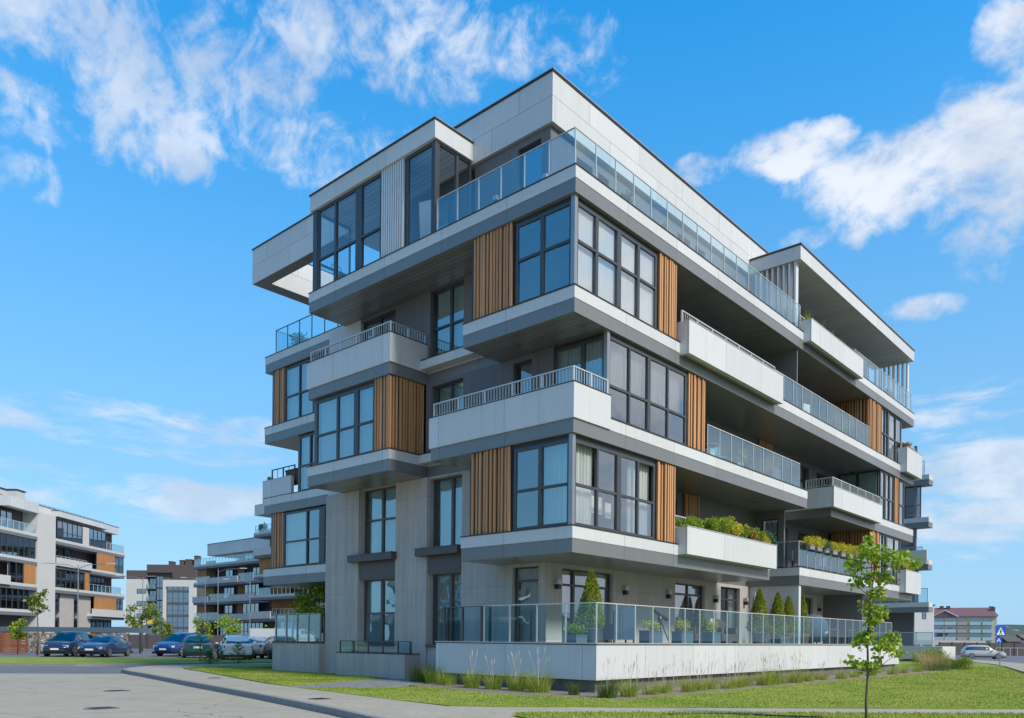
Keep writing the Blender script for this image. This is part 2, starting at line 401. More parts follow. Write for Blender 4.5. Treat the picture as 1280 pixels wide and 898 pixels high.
skyc = mixc(nt, 1., hs.outputs[0], vf, 'MULTIPLY')
lowf = mixc(nt, math_(nt, 'MULTIPLY', math_(nt, 'SUBTRACT', 1., hz), .92), skyc, (1.15, 2.15, 3.25))
cc = mixc(nt, cl, lowf, CLOUD)
nt.links.new(cc, bg.inputs[0]); nt.links.new(bg.outputs[0], out.inputs[0])
vs = scene.view_settings; vs.view_transform = 'Standard'; vs.look = 'None'; vs.exposure = 1.0; vs.gamma = 1.; vs.use_curve_mapping = False
scene.render.film_transparent = False
scene.cycles.max_bounces = 10; scene.cycles.diffuse_bounces = 6; scene.cycles.transparent_max_bounces = 24
# ================================================================== MAIN BUILDING
B = thing('apartment_building', 'large five storey grey and white apartment block with larch slat screens and corner balconies', 'apartment building')
ZB = {1: .53, 2: 3.73, 3: 6.93, 4: 10.13, 5: 13.33}
def part(name, mat, fn, parent=B, smooth=False):
    mb = MB(); fn(mb)
    return mb.build(name, mat, parent, smooth)
SL = {
 5: [(0,0),(30.8,0),(30.8,19.6),(2.6,19.6),(2.6,12.3),(0,12.3)],
 4: [(0,0),(30.8,0),(30.8,19.6),(2.6,19.6),(2.6,12.3),(0,12.3),(0,7.62),(1.7,7.62),(1.7,4.2),(0,4.2)],
 3: [(0,0),(15.87,0),(15.87,2.3),(18.56,2.3),(18.56,0),(30.8,0),(30.8,19.6),(2.6,19.6),(2.6,12.3),(0,12.3),(0,7.62),(1.7,7.62),(1.7,5.6),(0,5.6)],
 2: [(0,0),(12.3,0),(12.3,2.3),(15.13,2.3),(15.13,0),(30.8,0),(30.8,19.6),(2.6,19.6),(2.6,13.3),(1.7,13.3),(1.7,4.2),(0,4.2)]}
def offset(pts, d):      # outward offset of a rectilinear counter clockwise outline
    n = len(pts); r = []
    for i in range(n):
        p0, p1, p2 = Vector(pts[i-1]), Vector(pts[i]), Vector(pts[(i+1) % n])
        e1 = (p1 - p0).normalized(); e2 = (p2 - p1).normalized()
        r.append((p1.x + d * (e1.y + e2.y), p1.y - d * (e1.x + e2.x)))
    return r
for l, P in SL.items():
    z = ZB[l]; P = [(a, b) for a, b in P]
    sarea = sum(P[i][0]*P[(i+1) % len(P)][1] - P[(i+1) % len(P)][0]*P[i][1] for i in range(len(P)))
    if sarea < 0: P = P[::-1]
    s = part('floor_slab', 'grey', lambda m: m.prism(P, z, z + .38))
    part('trim_band', 'white', lambda m: m.prism(offset(P, .012), z + .3805, z + .71), s)
    part('flashing', 'cap' , lambda m: m.prism(offset(P, .03), z + .7105, z + .742), s)
    part('soffit', 'soffit', lambda m: m.prism(offset(P, -.02), z - .006, z - .001), s)

# ---- walls with openings
def wall(mb, axis, pl, a0, a1, z0, z1, holes=(), th=.25):
    A = sorted({a0, a1, *[h[0] for h in holes], *[h[1] for h in holes]}); Z = sorted({z0, z1, *[h[2] for h in holes], *[h[3] for h in holes]})
    def pt(a, d, z): return (pl + d, a, z) if axis == 'x' else (a, pl + d, z)
    def solid(i, j):
        if i < 0 or j < 0 or i >= len(A) - 1 or j >= len(Z) - 1: return False
        ca, cz = (A[i] + A[i+1]) / 2, (Z[j] + Z[j+1]) / 2
        return not any(h[0] < ca < h[1] and h[2] < cz < h[3] for h in holes)
    for i in range(len(A) - 1):
        for j in range(len(Z) - 1):
            if not solid(i, j): continue
            p, q, r, s = A[i], A[i+1], Z[j], Z[j+1]
            for d in (0, th): mb.quad(pt(p, d, r), pt(q, d, r), pt(q, d, s), pt(p, d, s))
            if not solid(i-1, j): mb.quad(pt(p, 0, r), pt(p, th, r), pt(p, th, s), pt(p, 0, s))
            if not solid(i+1, j): mb.quad(pt(q, 0, r), pt(q, th, r), pt(q, th, s), pt(q, 0, s))
            if not solid(i, j-1): mb.quad(pt(p, 0, r), pt(q, 0, r), pt(q, th, r), pt(p, th, r))
            if not solid(i, j+1): mb.quad(pt(p, 0, s), pt(q, 0, s), pt(q, th, s), pt(p, th, s))
def window(axis, pl, a0, a1, z0, z1, cols=(), rows=(), inset=.12, cur='sheer', frame='frame', fw=.06, parent=B, glass='glass', skip=(), dep=.07, curz=None):
    """cols: (position, width) of uprights, rows: transom heights, skip: panes left open (col,row)"""
    def pt(a, d, z): return (pl + inset + d, a, z) if axis == 'x' else (a, pl + inset + d, z)
    mb = MB()
    def bar(p, q, r, s, d0=0, d1=dep):
        x0, y0, _ = pt(p, d0, r); x1, y1, _ = pt(q, d1, s); mb.box(x0, x1, y0, y1, r, s)
    bar(a0, a0 + fw, z0, z1); bar(a1 - fw, a1, z0, z1); bar(a0 + fw, a1 - fw, z0, z0 + fw); bar(a0 + fw, a1 - fw, z1 - fw, z1)
    xs = [a0 + fw]; 
    for c, wd in sorted(cols): bar(c - wd/2, c + wd/2, z0 + fw, z1 - fw, -.015, dep + .01); xs += [c - wd/2, c + wd/2]
    xs.append(a1 - fw)
    zs = [z0 + fw]
    for r in sorted(rows): zs += [r - .035, r + .035]
    zs.append(z1 - fw)
    for k in range(0, len(xs), 2):
        for r in rows: bar(xs[k], xs[k+1], r - .035, r + .035, -.012)
    o = mb.build('window', frame, parent)
    g = MB()
    for k in range(0, len(xs), 2):
        for j in range(0, len(zs), 2):
            if (k // 2, j // 2) in skip: continue
            p, q, r, s = xs[k], xs[k+1], zs[j], zs[j+1]
            tl = rng.uniform(-.009, .009)     # panes are never set quite true
            g.quad(pt(p, .035 + tl, r), pt(q, .035 - tl, r), pt(q, .035 - tl, s), pt(p, .035 + tl, s))
            for (u0, u1, v0, v1) in ((p, p + .035, r, s), (q - .035, q, r, s), (p + .035, q - .035, r, r + .035), (p + .035, q - .035, s - .035, s)):
                pass
    g.build('pane', 'glass_south' if (glass == 'glass' and axis == 'y') else glass, o)
    if cur:
        c = MB(); zt, zl = (z1 - .03, z0 + .03) if curz is None else curz
        spans = []
        L = a1 - a0
        if cur in ('sheer', 'lace'): spans = [(a0 + .05, a1 - .05)]
        elif cur == 'sides': spans = [(a0 + .05, a0 + L * .28), (a1 - L * .28, a1 - .05)]
        elif cur == 'left': spans = [(a0 + .05, a0 + L * .55)]
        elif cur == 'right': spans = [(a0 + L * .45, a1 - .05)]
        if cur == 'blind':
            for k in range(0, len(xs), 2):
                c.quad(pt(xs[k] - .02, .12, zl), pt(xs[k+1] + .02, .12, zl), pt(xs[k+1] + .02, .12, zt), pt(xs[k] - .02, .12, zt))
            c.build('roller_blind', 'blind', o)
        else:
            for p, q in spans:
                n = max(6, int((q - p) / .035)); ph = rng.random() * 6
                prev = None
                for k in range(n + 1):
                    a = p + (q - p) * k / n
                    d = .22 + .035 * math.sin(a * 42 + ph) + .018 * math.sin(a * 95 + ph * 2)
                    cur_ = (pt(a, d, zl), pt(a + .01 * math.sin(a * 30), d * .96, zt))
                    if prev: c.quad(prev[0], cur_[0], cur_[1], prev[1])
                    prev = cur_
                c.build('curtain', 'curtain_gr' if cur == 'lace' else 'curtain', o, smooth=True); c = MB()
    return o
def W(l): return ZB[l] + .742      # top of the finished floor edge of level l
def T(l): return ZB[l + 1] - .008  # underside of the slab above

# left front wall, x = 1.6 : light board marked storeys 1 and 2
h12 = [(9.15,11.2,1.2,3.55),(9.15,11.2,4.45,6.9),(5.82,7.4,1.2,3.6),(5.82,7.4,4.45,6.85),(2.5,3.55,1.27,3.62)]
part('wall', 'concrete', lambda m: wall(m, 'x', 1.6, 4.2, 13.3, 0, 6.93-.01, [h for h in h12 if h[0] > 4] , .3))
part('wall', 'concrete', lambda m: wall(m, 'x', 1.602, 2.21, 4.2, 0, 3.72, [(2.5,3.55,1.27,3.62)], .3))
for a0, a1 in ((11.24, 13.31), (7.44, 9.1)):
    part('pier', 'concrete', lambda m: m.box(1.53, 1.61, a0, a1, 0, 6.915))
# dark inset panels between the stacked windows, and their deep sills
for a0, a1 in ((9.15, 11.2), (5.82, 7.4)):
    part('spandrel_panel', 'frame_br', lambda m: m.box(1.572, 1.612, a0 + .004, a1 - .004, 3.552 if a0 > 9 else 3.602, 4.199))
    part('window_sill', 'frame_br', lambda m: (m.box(1.28, 1.70, a0 - .12, a1 + .38, 4.20, 4.44), m.box(1.26, 1.70, a0 - .14, a1 + .40, 4.44, 4.465)))
    part('window_sill', 'frame_br', lambda m: m.box(1.52, 1.70, a0 - .06, a1 + .06, 1.10, 1.2))
window('x', 1.6, 9.15, 11.2, 1.2, 3.55, [(10.15, .13)], [2.3], .2, 'sheer', 'frame_br')
window('x', 1.6, 9.15, 11.2, 4.47, 6.9, [(10.15, .1)], [5.75], .2, 'sheer', 'frame_br')
window('x', 1.6, 5.82, 7.4, 1.2, 3.6, [(6.5, .12)], [], .2, 'sheer', 'frame_br')
window('x', 1.6, 5.82, 7.4, 4.47, 6.85, [(6.45, .12)], [], .2, 'sheer', 'frame_br')
window('x', 1.6, 2.5, 3.55, 1.27, 3.62, [], [3.2], .12, 'sheer', 'frame')
part('vent_grille', 'dark', lambda m: [m.box(1.57, 1.62, 7.55, 8.45, .42 + .075 * k, .47 + .075 * k) for k in range(5)] + [m.box(1.585, 1.60, 7.5, 8.5, .38, .84)])
# upper storeys, dark render, with a lighter pier at the far end
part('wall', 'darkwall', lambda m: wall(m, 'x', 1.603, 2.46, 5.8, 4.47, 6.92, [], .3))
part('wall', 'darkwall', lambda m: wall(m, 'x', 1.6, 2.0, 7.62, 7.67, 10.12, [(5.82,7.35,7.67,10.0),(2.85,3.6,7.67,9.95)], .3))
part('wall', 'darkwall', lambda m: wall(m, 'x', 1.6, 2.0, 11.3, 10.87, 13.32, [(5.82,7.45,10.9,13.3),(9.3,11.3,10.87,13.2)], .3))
part('pier', 'white', lambda m: m.box(1.597, 2.62, 11.31, 13.29, 6.94, 13.32))
part('pier', 'concrete', lambda m: m.box(1.9, 2.8, 13.0, 13.3, 0, 6.92))
window('x', 1.6, 5.82, 7.35, 7.67, 10.0, [(6.5, .08)], [8.75], .14, 'sheer')
window('x', 1.6, 2.85, 3.6, 7.67, 9.95, [], [8.6], .14, None)
window('x', 1.6, 5.82, 7.45, 10.9, 13.3, [(6.55, .1)], [12.0], .14, 'sheer')
window('x', 1.6, 9.3, 11.3, 10.87, 13.2, [(10.3, .1)], [], .14, 'right')
part('ledge', 'white', lambda m: m.box(1.30, 1.6, 4.22, 7.60, 10.56, 10.85))
part('ledge', 'white', lambda m: m.box(1.30, 1.6, 5.62, 7.60, 7.36, 7.65))
for z, y0, y1 in ((10.852, 4.22, 7.6), (7.652, 5.62, 7.6)):
    part('flashing', 'cap', lambda m: m.box(1.28, 1.6, y0, y1, z, z + .03))

# ---- glazed corner bays on storeys 2 and 4
for l in (2, 4):
    z0, z1 = W(l), T(l); tr = z0 + (1.28 if l == 4 else 1.12)
    window('x', .1, .18, 2.2, z0, z1 - .12, [(1.22, .12)], [tr], 0, None if l == 4 else 'left', fw=.09)
    if l == 4:
        window('y', .1, .18, 4.25, z0, z1 - .12, [(1.12, .12), (2.2, .2), (3.22, .12)], [tr], 0, 'blind', fw=.09)
    else:
        window('y', .1, .18, 4.25, z0, z1 - .12, [(1.25, .08), (2.3, .2), (3.3, .08)], [tr], 0, 'sides', fw=.09, skip=((0, 1), (3, 1)))
    part('corner_post', 'steel', lambda m: m.box(.07, .20, .07, .20, z0, z1))
    part('head_panel', 'cap', lambda m: (m.box(.12, .3, .2, 3.9, z1 - .12, z1), m.box(.2, 5.4, .12, .3, z1 - .12, z1)))
    def slats(m, axis, pl, a0, a1, zz0, zz1, pitch=.14, wd=.078, r=random.Random(l)):
        k = 0; a = a0
        while a + wd <= a1 + .001:
            d = pl + r.choice((0, .0, .02, .045)); 
            if axis == 'x': m.box(d, d + .06, a, a + wd, zz0 + .02, zz1 - .01)
            else: m.box(a, a + wd, d, d + .06, zz0 + .02, zz1 - .01)
            a += pitch * r.choice((.82, .9, 1., 1., 1.12))
    SLATS = slats
    s = part('slat_screen', 'wood', lambda m: slats(m, 'x', .05, 2.32, 3.9, z0, z1)); part('backing', 'cap', lambda m: m.box(.13, .25, 2.26, 3.98, z0, z1 - .122), s)
    s = part('slat_screen', 'wood', lambda m: slats(m, 'y', .05, 4.35, 5.45, z0, z1)); part('backing', 'cap', lambda m: m.box(4.3, 5.47, .13, .25, z0, z1 - .122), s)
    part('wall', 'darkwall', lambda m: (m.box(.25, 1.6, 3.88, 3.98, z0, z1), m.box(5.36, 5.47, .25, 2.2, z0, z1)))

# corner bay on storey 3, behind the corner balcony
z0, z1 = W(3), T(3)
window('x', 1.65, .18, 2.0, z0, z1 - .1, [(.95, .12)], [], 0, 'sheer', fw=.08)
window('y', .1, 1.72, 6.1, z0, z1 - .1, [(2.8, .07), (3.85, .16), (4.95, .07)], [z0 + .95], 0, 'lace', fw=.08, curz=(z0 + 1.0, z1 - .12))
part('corner_post', 'steel', lambda m: m.box(1.62, 1.75, .07, .19, z0, z1))
part('head_panel', 'cap', lambda m: (m.box(1.67, 1.85, .2, 2.0, z1 - .1, z1), m.box(1.75, 7.3, .12, .3, z1 - .1, z1)))
s = part('slat_screen', 'wood', lambda m: SLATS(m, 'y', .05, 6.2, 7.38, z0, z1)); part('backing', 'cap', lambda m: m.box(6.15, 7.4, .13, .25, z0, z1 - .1), s)
part('wall', 'darkwall', lambda m: m.box(7.29, 7.4, .25, 2.2, z0, z1))

# left bay on storey 3 with wrap around slats, balcony on its roof
z0, z1 = W(3), T(3)
window('x', .1, 8.55, 11.95, z0, z1 - .1, [(9.55, .22), (10.62, .1)], [z0 + 1.08], 0, 'sheer', fw=.08)
s = part('slat_screen', 'wood', lambda m: (SLATS(m, 'x', .05, 7.74, 8.5, z0, z1), SLATS(m, 'y', 7.67, .06, 1.6, z0, z1)))
part('backing', 'cap', lambda m: (m.box(.14, .25, 7.75, 8.54, z0, z1), m.box(.14, 1.6, 7.76, 7.86, z0, z1)), s)
part('head_panel', 'cap', lambda m: m.box(.12, .3, 8.54, 11.95, z1 - .1, z1))
part('wall', 'darkwall', lambda m: m.box(.2, 1.62, 11.97, 12.2, z0, z1))

# ---- parapets (solid white balcony fronts)
def parapet(x0, x1, y0, y1, z0, z1, cap='cap_lite'):
    s = part('balcony_parapet', 'white', lambda m: m.box(x0, x1, y0, y1, z0, z1))
    part('coping', cap, lambda m: m.box(x0 - .012, x1 + .012, y0 - .012, y1 + .012, z1, z1 + .03), s); return s
z = ZB[3]
def lprism(m, z0, z1, d): m.prism([(-.045-d, -.045-d), (1.66+d, -.045-d), (1.66+d, .13+d), (.13+d, .13+d), (.13+d, 5.645+d), (-.045-d, 5.645+d)], z0, z1)
s = part('balcony_parapet', 'white', lambda m: lprism(m, z + .385, 8.26, 0)); part('coping', 'cap', lambda m: lprism(m, 8.26, 8.29, .01), s)
parapet(.13, 1.6, 5.50, 5.63, z + .75, 8.26)
s = part('balcony_parapet', 'white', lambda m: (m.box(-.045, .12, 7.575, 12.345, ZB[4] + .385, 11.47), m.box(.12, 1.6, 7.575, 7.74, ZB[4] + .385, 11.47)))
part('coping', 'cap', lambda m: (m.box(-.055, .13, 7.565, 12.355, 11.47, 11.5), m.box(.13, 1.6, 7.565, 7.75, 11.47, 11.5)), s)
parapet(5.47, 12.6, -.34, -.18, ZB[4] + .32, 11.50); part('parapet_side', 'white', lambda m: m.box(5.47, 5.6, -.18, .1, ZB[4]+.32, 11.5)); part('parapet_side', 'white', lambda m: m.box(12.47, 12.6, -.18, .1, ZB[4]+.32, 11.5))
parapet(5.47, 12.15, -.34, -.18, ZB[2] + .40, 5.0); part('parapet_side', 'white', lambda m: m.box(5.47, 5.6, -.18, .1, ZB[2]+.40, 5.0)); part('parapet_side', 'white', lambda m: m.box(12.02, 12.15, -.18, .1, ZB[2]+.40, 5.0))
parapet(15.3, 21.5, -.34, -.18, ZB[5] + .30, 14.52); part('parapet_side', 'white', lambda m: m.box(15.3, 15.43, -.18, .1, ZB[5]+.3, 14.52)); part('parapet_side', 'white', lambda m: m.box(21.37, 21.5, -.18, .1, ZB[5]+.3, 14.52))
parapet(17.95, 24.4, -.34, -.18, ZB[3] + .32, 8.12); part('parapet_side', 'white', lambda m: m.box(17.95, 18.1, -.18, 1.0, ZB[3]+.32, 8.12)); part('parapet_side', 'white', lambda m: m.box(24.27, 24.4, -.18, .1, ZB[3]+.32, 8.12))
# planter troughs behind the planted parapets
for x0, x1, zt in ((5.62, 12.0, 4.96), (15.45, 21.35, 14.48)):
    part('planter_soil', 'bark', lambda m: m.box(x0, x1, -.175, .25, zt - .3, zt - .04))

# ---- railings
def pt_on(p, q, t): return (p[0] + (q[0] - p[0]) * t, p[1] + (q[1] - p[1]) * t)
def glass_rail(path, z0, z1, step=.95, mat='rail', parent=B, top=.016, posts=None, gmat='glass_rail', name='balcony_railing', pw=.015):
    mb = MB(); g = MB()
    for si, (p, q) in enumerate(zip(path, path[1:])):
        L = math.dist(p, q); n = max(1, round(L / step)); e = .002 * si
        for k in range(1 if si else 0, n + 1):
            c = pt_on(p, q, k / n); mb.box(c[0] - pw, c[0] + pw, c[1] - pw, c[1] + pw, z0, z1)
        dx, dy = (q[0] - p[0]) / L, (q[1] - p[1]) / L; nx, ny = -dy, dx
        mb.box(min(p[0], q[0]) - top + e, max(p[0], q[0]) + top - e, min(p[1], q[1]) - top + e, max(p[1], q[1]) + top - e, z1 + e, z1 + .03 - e)
        for k in range(n):
            a, b = pt_on(p, q, (k + .03) / n), pt_on(p, q, (k + .97) / n)
            g.quad((a[0], a[1], z0 + .05), (b[0], b[1], z0 + .05), (b[0], b[1], z1 - .02), (a[0], a[1], z1 - .02))
    o = mb.build(name, mat, parent); g.build('glass_panel', gmat, o); return o
def bar_rail(path, z0, z1, step=1.0, bal=.115, mat='rail', parent=B):
    mb = MB()
    for si, (p, q) in enumerate(zip(path, path[1:])):
        L = math.dist(p, q); n = max(1, round(L / step)); nb = max(1, round(L / bal)); e = .002 * si
        for k in range(1 if si else 0, n + 1):
            c = pt_on(p, q, k / n); mb.box(c[0] - .024, c[0] + .024, c[1] - .024, c[1] + .024, z0, z1)
        for k in range(1, nb):
            c = pt_on(p, q, k / nb); mb.box(c[0] - .009, c[0] + .009, c[1] - .009, c[1] + .009, z0 + .04, z1)
        mb.box(min(p[0], q[0]) - .028 + e, max(p[0], q[0]) + .028 - e, min(p[1], q[1]) - .028 + e, max(p[1], q[1]) + .028 - e, z1 + e, z1 + .035 - e)
        mb.box(min(p[0], q[0]) - .012 + e, max(p[0], q[0]) + .012 - e, min(p[1], q[1]) - .012 + e, max(p[1], q[1]) + .012 - e, z0 + .03 + e, z0 + .05 - e)
    return mb.build('balcony_railing', mat, parent)
glass_rail([(.1, 5.5), (.1, .1), (15.2, .1)], 14.07, 15.1)
glass_rail([(21.6, .1), (30.6, .1), (30.6, 2.0)], 14.07, 15.1)
glass_rail([(12.65, .06), (23.6, .06)], 10.87, 11.85, .92)
glass_rail([(7.45, .06), (15.2, .06)], 7.67, 8.65, .86); glass_rail([(15.2, .1), (15.2, 2.1)], 7.67, 8.65, .95)
glass_rail([(15.2, 1.9), (15.2, .06), (24.0, .06)], 4.47, 5.5, .9)
glass_rail([(2.7, 13.35), (2.7, 18.9), (4.4, 18.9)], 14.07, 15.12, .95, 'rail_dk')
bar_rail([(.05, 5.5), (.05, .05), (1.6, .05)], 8.29, 8.68)
bar_rail([(.05, 12.2), (.05, 7.67), (1.58, 7.67)], 11.5, 11.84)
bar_rail([(5.55, -.02), (12.5, -.02)], 11.5, 11.86)
bar_rail([(5.55, .32), (12.1, .32)], 4.9, 5.42)
bar_rail([(18.0, .9), (18.0, -.25), (24.3, -.25)], 8.15, 8.5)
bar_rail([(15.5, .25), (21.3, .25)], 14.3, 14.85)

# ---- loggia back walls, y = 2.2
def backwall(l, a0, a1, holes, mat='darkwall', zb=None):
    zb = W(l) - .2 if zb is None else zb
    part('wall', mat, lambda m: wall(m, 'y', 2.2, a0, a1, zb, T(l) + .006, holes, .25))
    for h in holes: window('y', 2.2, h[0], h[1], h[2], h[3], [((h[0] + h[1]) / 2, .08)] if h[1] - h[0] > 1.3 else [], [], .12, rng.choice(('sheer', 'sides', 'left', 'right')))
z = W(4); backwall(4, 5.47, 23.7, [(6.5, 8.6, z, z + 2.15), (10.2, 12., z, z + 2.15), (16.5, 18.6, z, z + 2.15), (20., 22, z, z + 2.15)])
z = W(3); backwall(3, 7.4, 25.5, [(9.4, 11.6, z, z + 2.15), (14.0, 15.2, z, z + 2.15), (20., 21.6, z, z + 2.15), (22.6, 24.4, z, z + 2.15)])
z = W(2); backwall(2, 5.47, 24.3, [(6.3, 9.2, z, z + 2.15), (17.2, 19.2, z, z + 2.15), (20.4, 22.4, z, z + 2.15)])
gh = [(2.38, 5.08, 1.27, 3.6), (9.1, 11.34, 1.27, 3.55), (12.66, 14.36, 1.27, 3.6), (21.2, 22.3, 1.27, 3.55), (25.4, 27.8, 1.27, 3.6)]
part('wall', 'concrete', lambda m: wall(m, 'y', 2.2, 1.6, 30.5, 0, 3.722, gh, .3))
window('y', 2.2, *gh[0], [(3.1, .1), (4.1, .1)], [3.1], .12, 'sides', 'frame'); window('y', 2.2, *gh[1], [(10.2, .08)], [3.15], .12, 'left', 'frame')
window('y', 2.2, *gh[2], [(13.5, .08)], [3.1], .12, 'sides', 'frame'); window('y', 2.2, *gh[3], [], [], .12, None, 'frame'); window('y', 2.2, *gh[4], [(26.6, .08)], [], .12, 'sheer', 'frame')
part('partition_wall', 'white', lambda m: m.box(15.25, 15.47, .06, 2.19, 1.27, 3.72))
part('partition_wall', 'darkwall', lambda m: m.box(23.6, 23.8, .3, 2.19, 1.27, 3.72))
# storey 2 return wall with a window, privacy screens and inner timber piers
part('wall', 'darkwall', lambda m: wall(m, 'x', 15.7, .9, 2.19, 4.475, 6.92, [(1.15, 1.9, 4.9, 6.6)], .12)); window('x', 15.7, 1.15, 1.9, 4.9, 6.6, [], [5.9], .03, 'lace')
part('privacy_screen', 'steel', lambda m: m.box(15.0, 15.06, .12, 2.19, 10.875, 13.32))
for x0, x1, l in ((9.6, 10.7, 2), (15.9, 17.3, 3)):
    s = part('slat_screen', 'wood', lambda m: SLATS(m, 'y', 2.08, x0, x1, W(l), T(l)))
# ---- far corner bays on the right
for l, xr, xw in ((4, 23.65, 25.55), (2, 24.2, 25.4)):
    z0, z1 = W(l), T(l)
    s = part('slat_screen', 'wood', lambda m: (SLATS(m, 'x', xr, .12, 2.15, z0, z1), SLATS(m, 'y', .05, xr + .05, xw, z0, z1)))
    part('backing', 'cap', lambda m: (m.box(xr + .07, xr + .17, .15, 2.19, z0, z1), m.box(xr + .08, xw, .13, .23, z0, z1)), s)
    window('y', .1, xw + .05, 28.9, z0, z1, [(xw + .6, .08), (xw + 1.15, .24), (27.9, .08)], [z0 + 1.15], 0, 'sheer', fw=.08)
    part('wall', 'darkwall', lambda m: m.box(28.9, 29.0, .12, 19, z0, z1))
z0, z1 = W(3), T(3)
window('x', 25.45, .18, 2.15, z0, z1, [(1.2, .14)], [], 0, 'sheer', fw=.08)
window('y', .1, 25.52, 27.7, z0, z1, [(26.3, .22), (27.0, .08)], [z0 + 1.1], 0, 'sheer', fw=.08)
s = part('slat_screen', 'wood', lambda m: SLATS(m, 'y', .05, 27.75, 28.6, z0, z1)); part('backing', 'cap', lambda m: m.box(27.72, 28.62, .13, .23, z0, z1), s)
window('y', .1, 28.65, 29.5, z0, z1, [], [z0 + 1.1], 0, 'sheer', fw=.08)
part('wall', 'darkwall', lambda m: m.box(29.5, 29.6, .12, 19, z0, z1))
parapet(28.4, 31.15, -.34, -.18, ZB[4] + .33, 11.75); part('parapet_side', 'white', lambda m: m.box(28.4, 28.53, -.18, .1, ZB[4]+.33, 11.75)); part('parapet_side', 'white', lambda m: m.box(31.02, 31.15, -.18, 1.6, ZB[4]+.33, 11.75))
parapet(28.4, 31.15, -.34, -.18, ZB[2] + .33, 5.25); part('parapet_side', 'white', lambda m: m.box(28.4, 28.53, -.18, .1, ZB[2]+.33, 5.25)); part('parapet_side', 'white', lambda m: m.box(31.02, 31.15, -.18, 1.6, ZB[2]+.33, 5.25))
bar_rail([(28.5, .0), (31.0, .0)], 11.78, 12.1)

# ---- left rear block
for l, ya, yb in ((4, 14., 18.15), (2, 13.35, 18.15)):
    z0, z1 = W(l), T(l)
    window('x', 2.7, ya, yb, z0, z1 - .05, [(ya + 1.9, .4 if l == 2 else .2), (ya + 3.0, .08)], [z0 + 1.1], 0, 'sheer' if l == 4 else 'sides', fw=.08)
    s = part('slat_screen', 'wood', lambda m: SLATS(m, 'x', 2.66, 18.2, 19.1, z0, z1)); part('backing', 'cap', lambda m: m.box(2.74, 2.85, 18.18, 19.1, z0, z1), s)
    part('wall', 'darkwall', lambda m: m.box(2.75, 12, 19.1, 19.25, z0, z1))
z0, z1 = W(3), T(3)
window('x', 2.7, 15.3, 17.0, z0, z1 - .05, [(16.15, .08)], [z0 + 1.1], 0, 'sheer', fw=.08)
part('wall', 'darkwall', lambda m: (m.box(2.75, 12, 17.0, 17.15, z0, z1), m.box(2.75, 2.9, 13.3, 15.29, z0, z1)))
parapet(2.57, 2.72, 17.4, 19.7, ZB[3] + .40, 8.42)
bar_rail([(2.75, 17.4), (2.75, 19.2)], 8.45, 8.9, .9, .45, 'rail_dk')
part('wall', 'darkwall', lambda m: m.box(7.4, 7.6, 13.3, 19.4, 0, 3.72))

# ---- roof storey : set back walls, deep fascias, left bay, canopy with fins, open corner frame
hp = [(2.72, 3.66, 14.07, 16.72)]
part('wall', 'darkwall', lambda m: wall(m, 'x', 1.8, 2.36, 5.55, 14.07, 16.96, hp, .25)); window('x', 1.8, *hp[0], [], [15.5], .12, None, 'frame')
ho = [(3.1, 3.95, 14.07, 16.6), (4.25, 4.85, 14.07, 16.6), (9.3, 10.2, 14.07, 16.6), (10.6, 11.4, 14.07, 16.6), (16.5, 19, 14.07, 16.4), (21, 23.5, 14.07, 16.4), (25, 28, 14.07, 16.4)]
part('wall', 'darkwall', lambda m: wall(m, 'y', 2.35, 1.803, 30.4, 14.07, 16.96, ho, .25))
for h in ho: window('y', 2.35, *h, [], [], .12, 'sheer')
def ring(m, x0, y0, x1, y1, t, z0, z1):
    m.box(x0, x1, y0, y0 + t, z0, z1); m.box(x0, x1, y1 - t, y1, z0, z1); m.box(x0, x0 + t, y0 + t, y1 - t, z0, z1); m.box(x1 - t, x1, y0 + t, y1 - t, z0, z1)
s = part('roof_fascia', 'white_pent', lambda m: (m.box(1.69, 30.3, 2.2, 12.6, 16.96, 18.46)))
part('flashing', 'cap', lambda m: m.box(1.66, 30.33, 2.17, 12.63, 18.46, 18.52), s)
part('flashing', 'cap_lite', lambda m: m.box(1.65, 30.34, 2.16, 12.64, 18.52, 18.545), s)
s = part('roof_frame', 'white_pent', lambda m: (m.box(1.69, 2.2, 12.6, 19.22, 16.96, 18.46), m.box(2.2, 7.5, 18.5, 19.22, 16.96, 18.46), m.box(6.9, 7.5, 12.6, 18.5, 16.96, 18.46)))
part('flashing', 'cap', lambda m: (m.box(1.66, 2.2, 12.63, 19.25, 18.46, 18.52), m.box(2.2, 7.53, 18.5, 19.25, 18.46, 18.52)), s)
part('soffit', 'grey', lambda m: (m.box(1.7, 2.19, 12.61, 19.2, 16.95, 16.957), m.box(2.2, 7.5, 18.51, 19.2, 16.95, 16.957)), s)
part('wall', 'white', lambda m: m.box(4.2, 4.4, 12.5, 14.8, 14.08, 16.95))
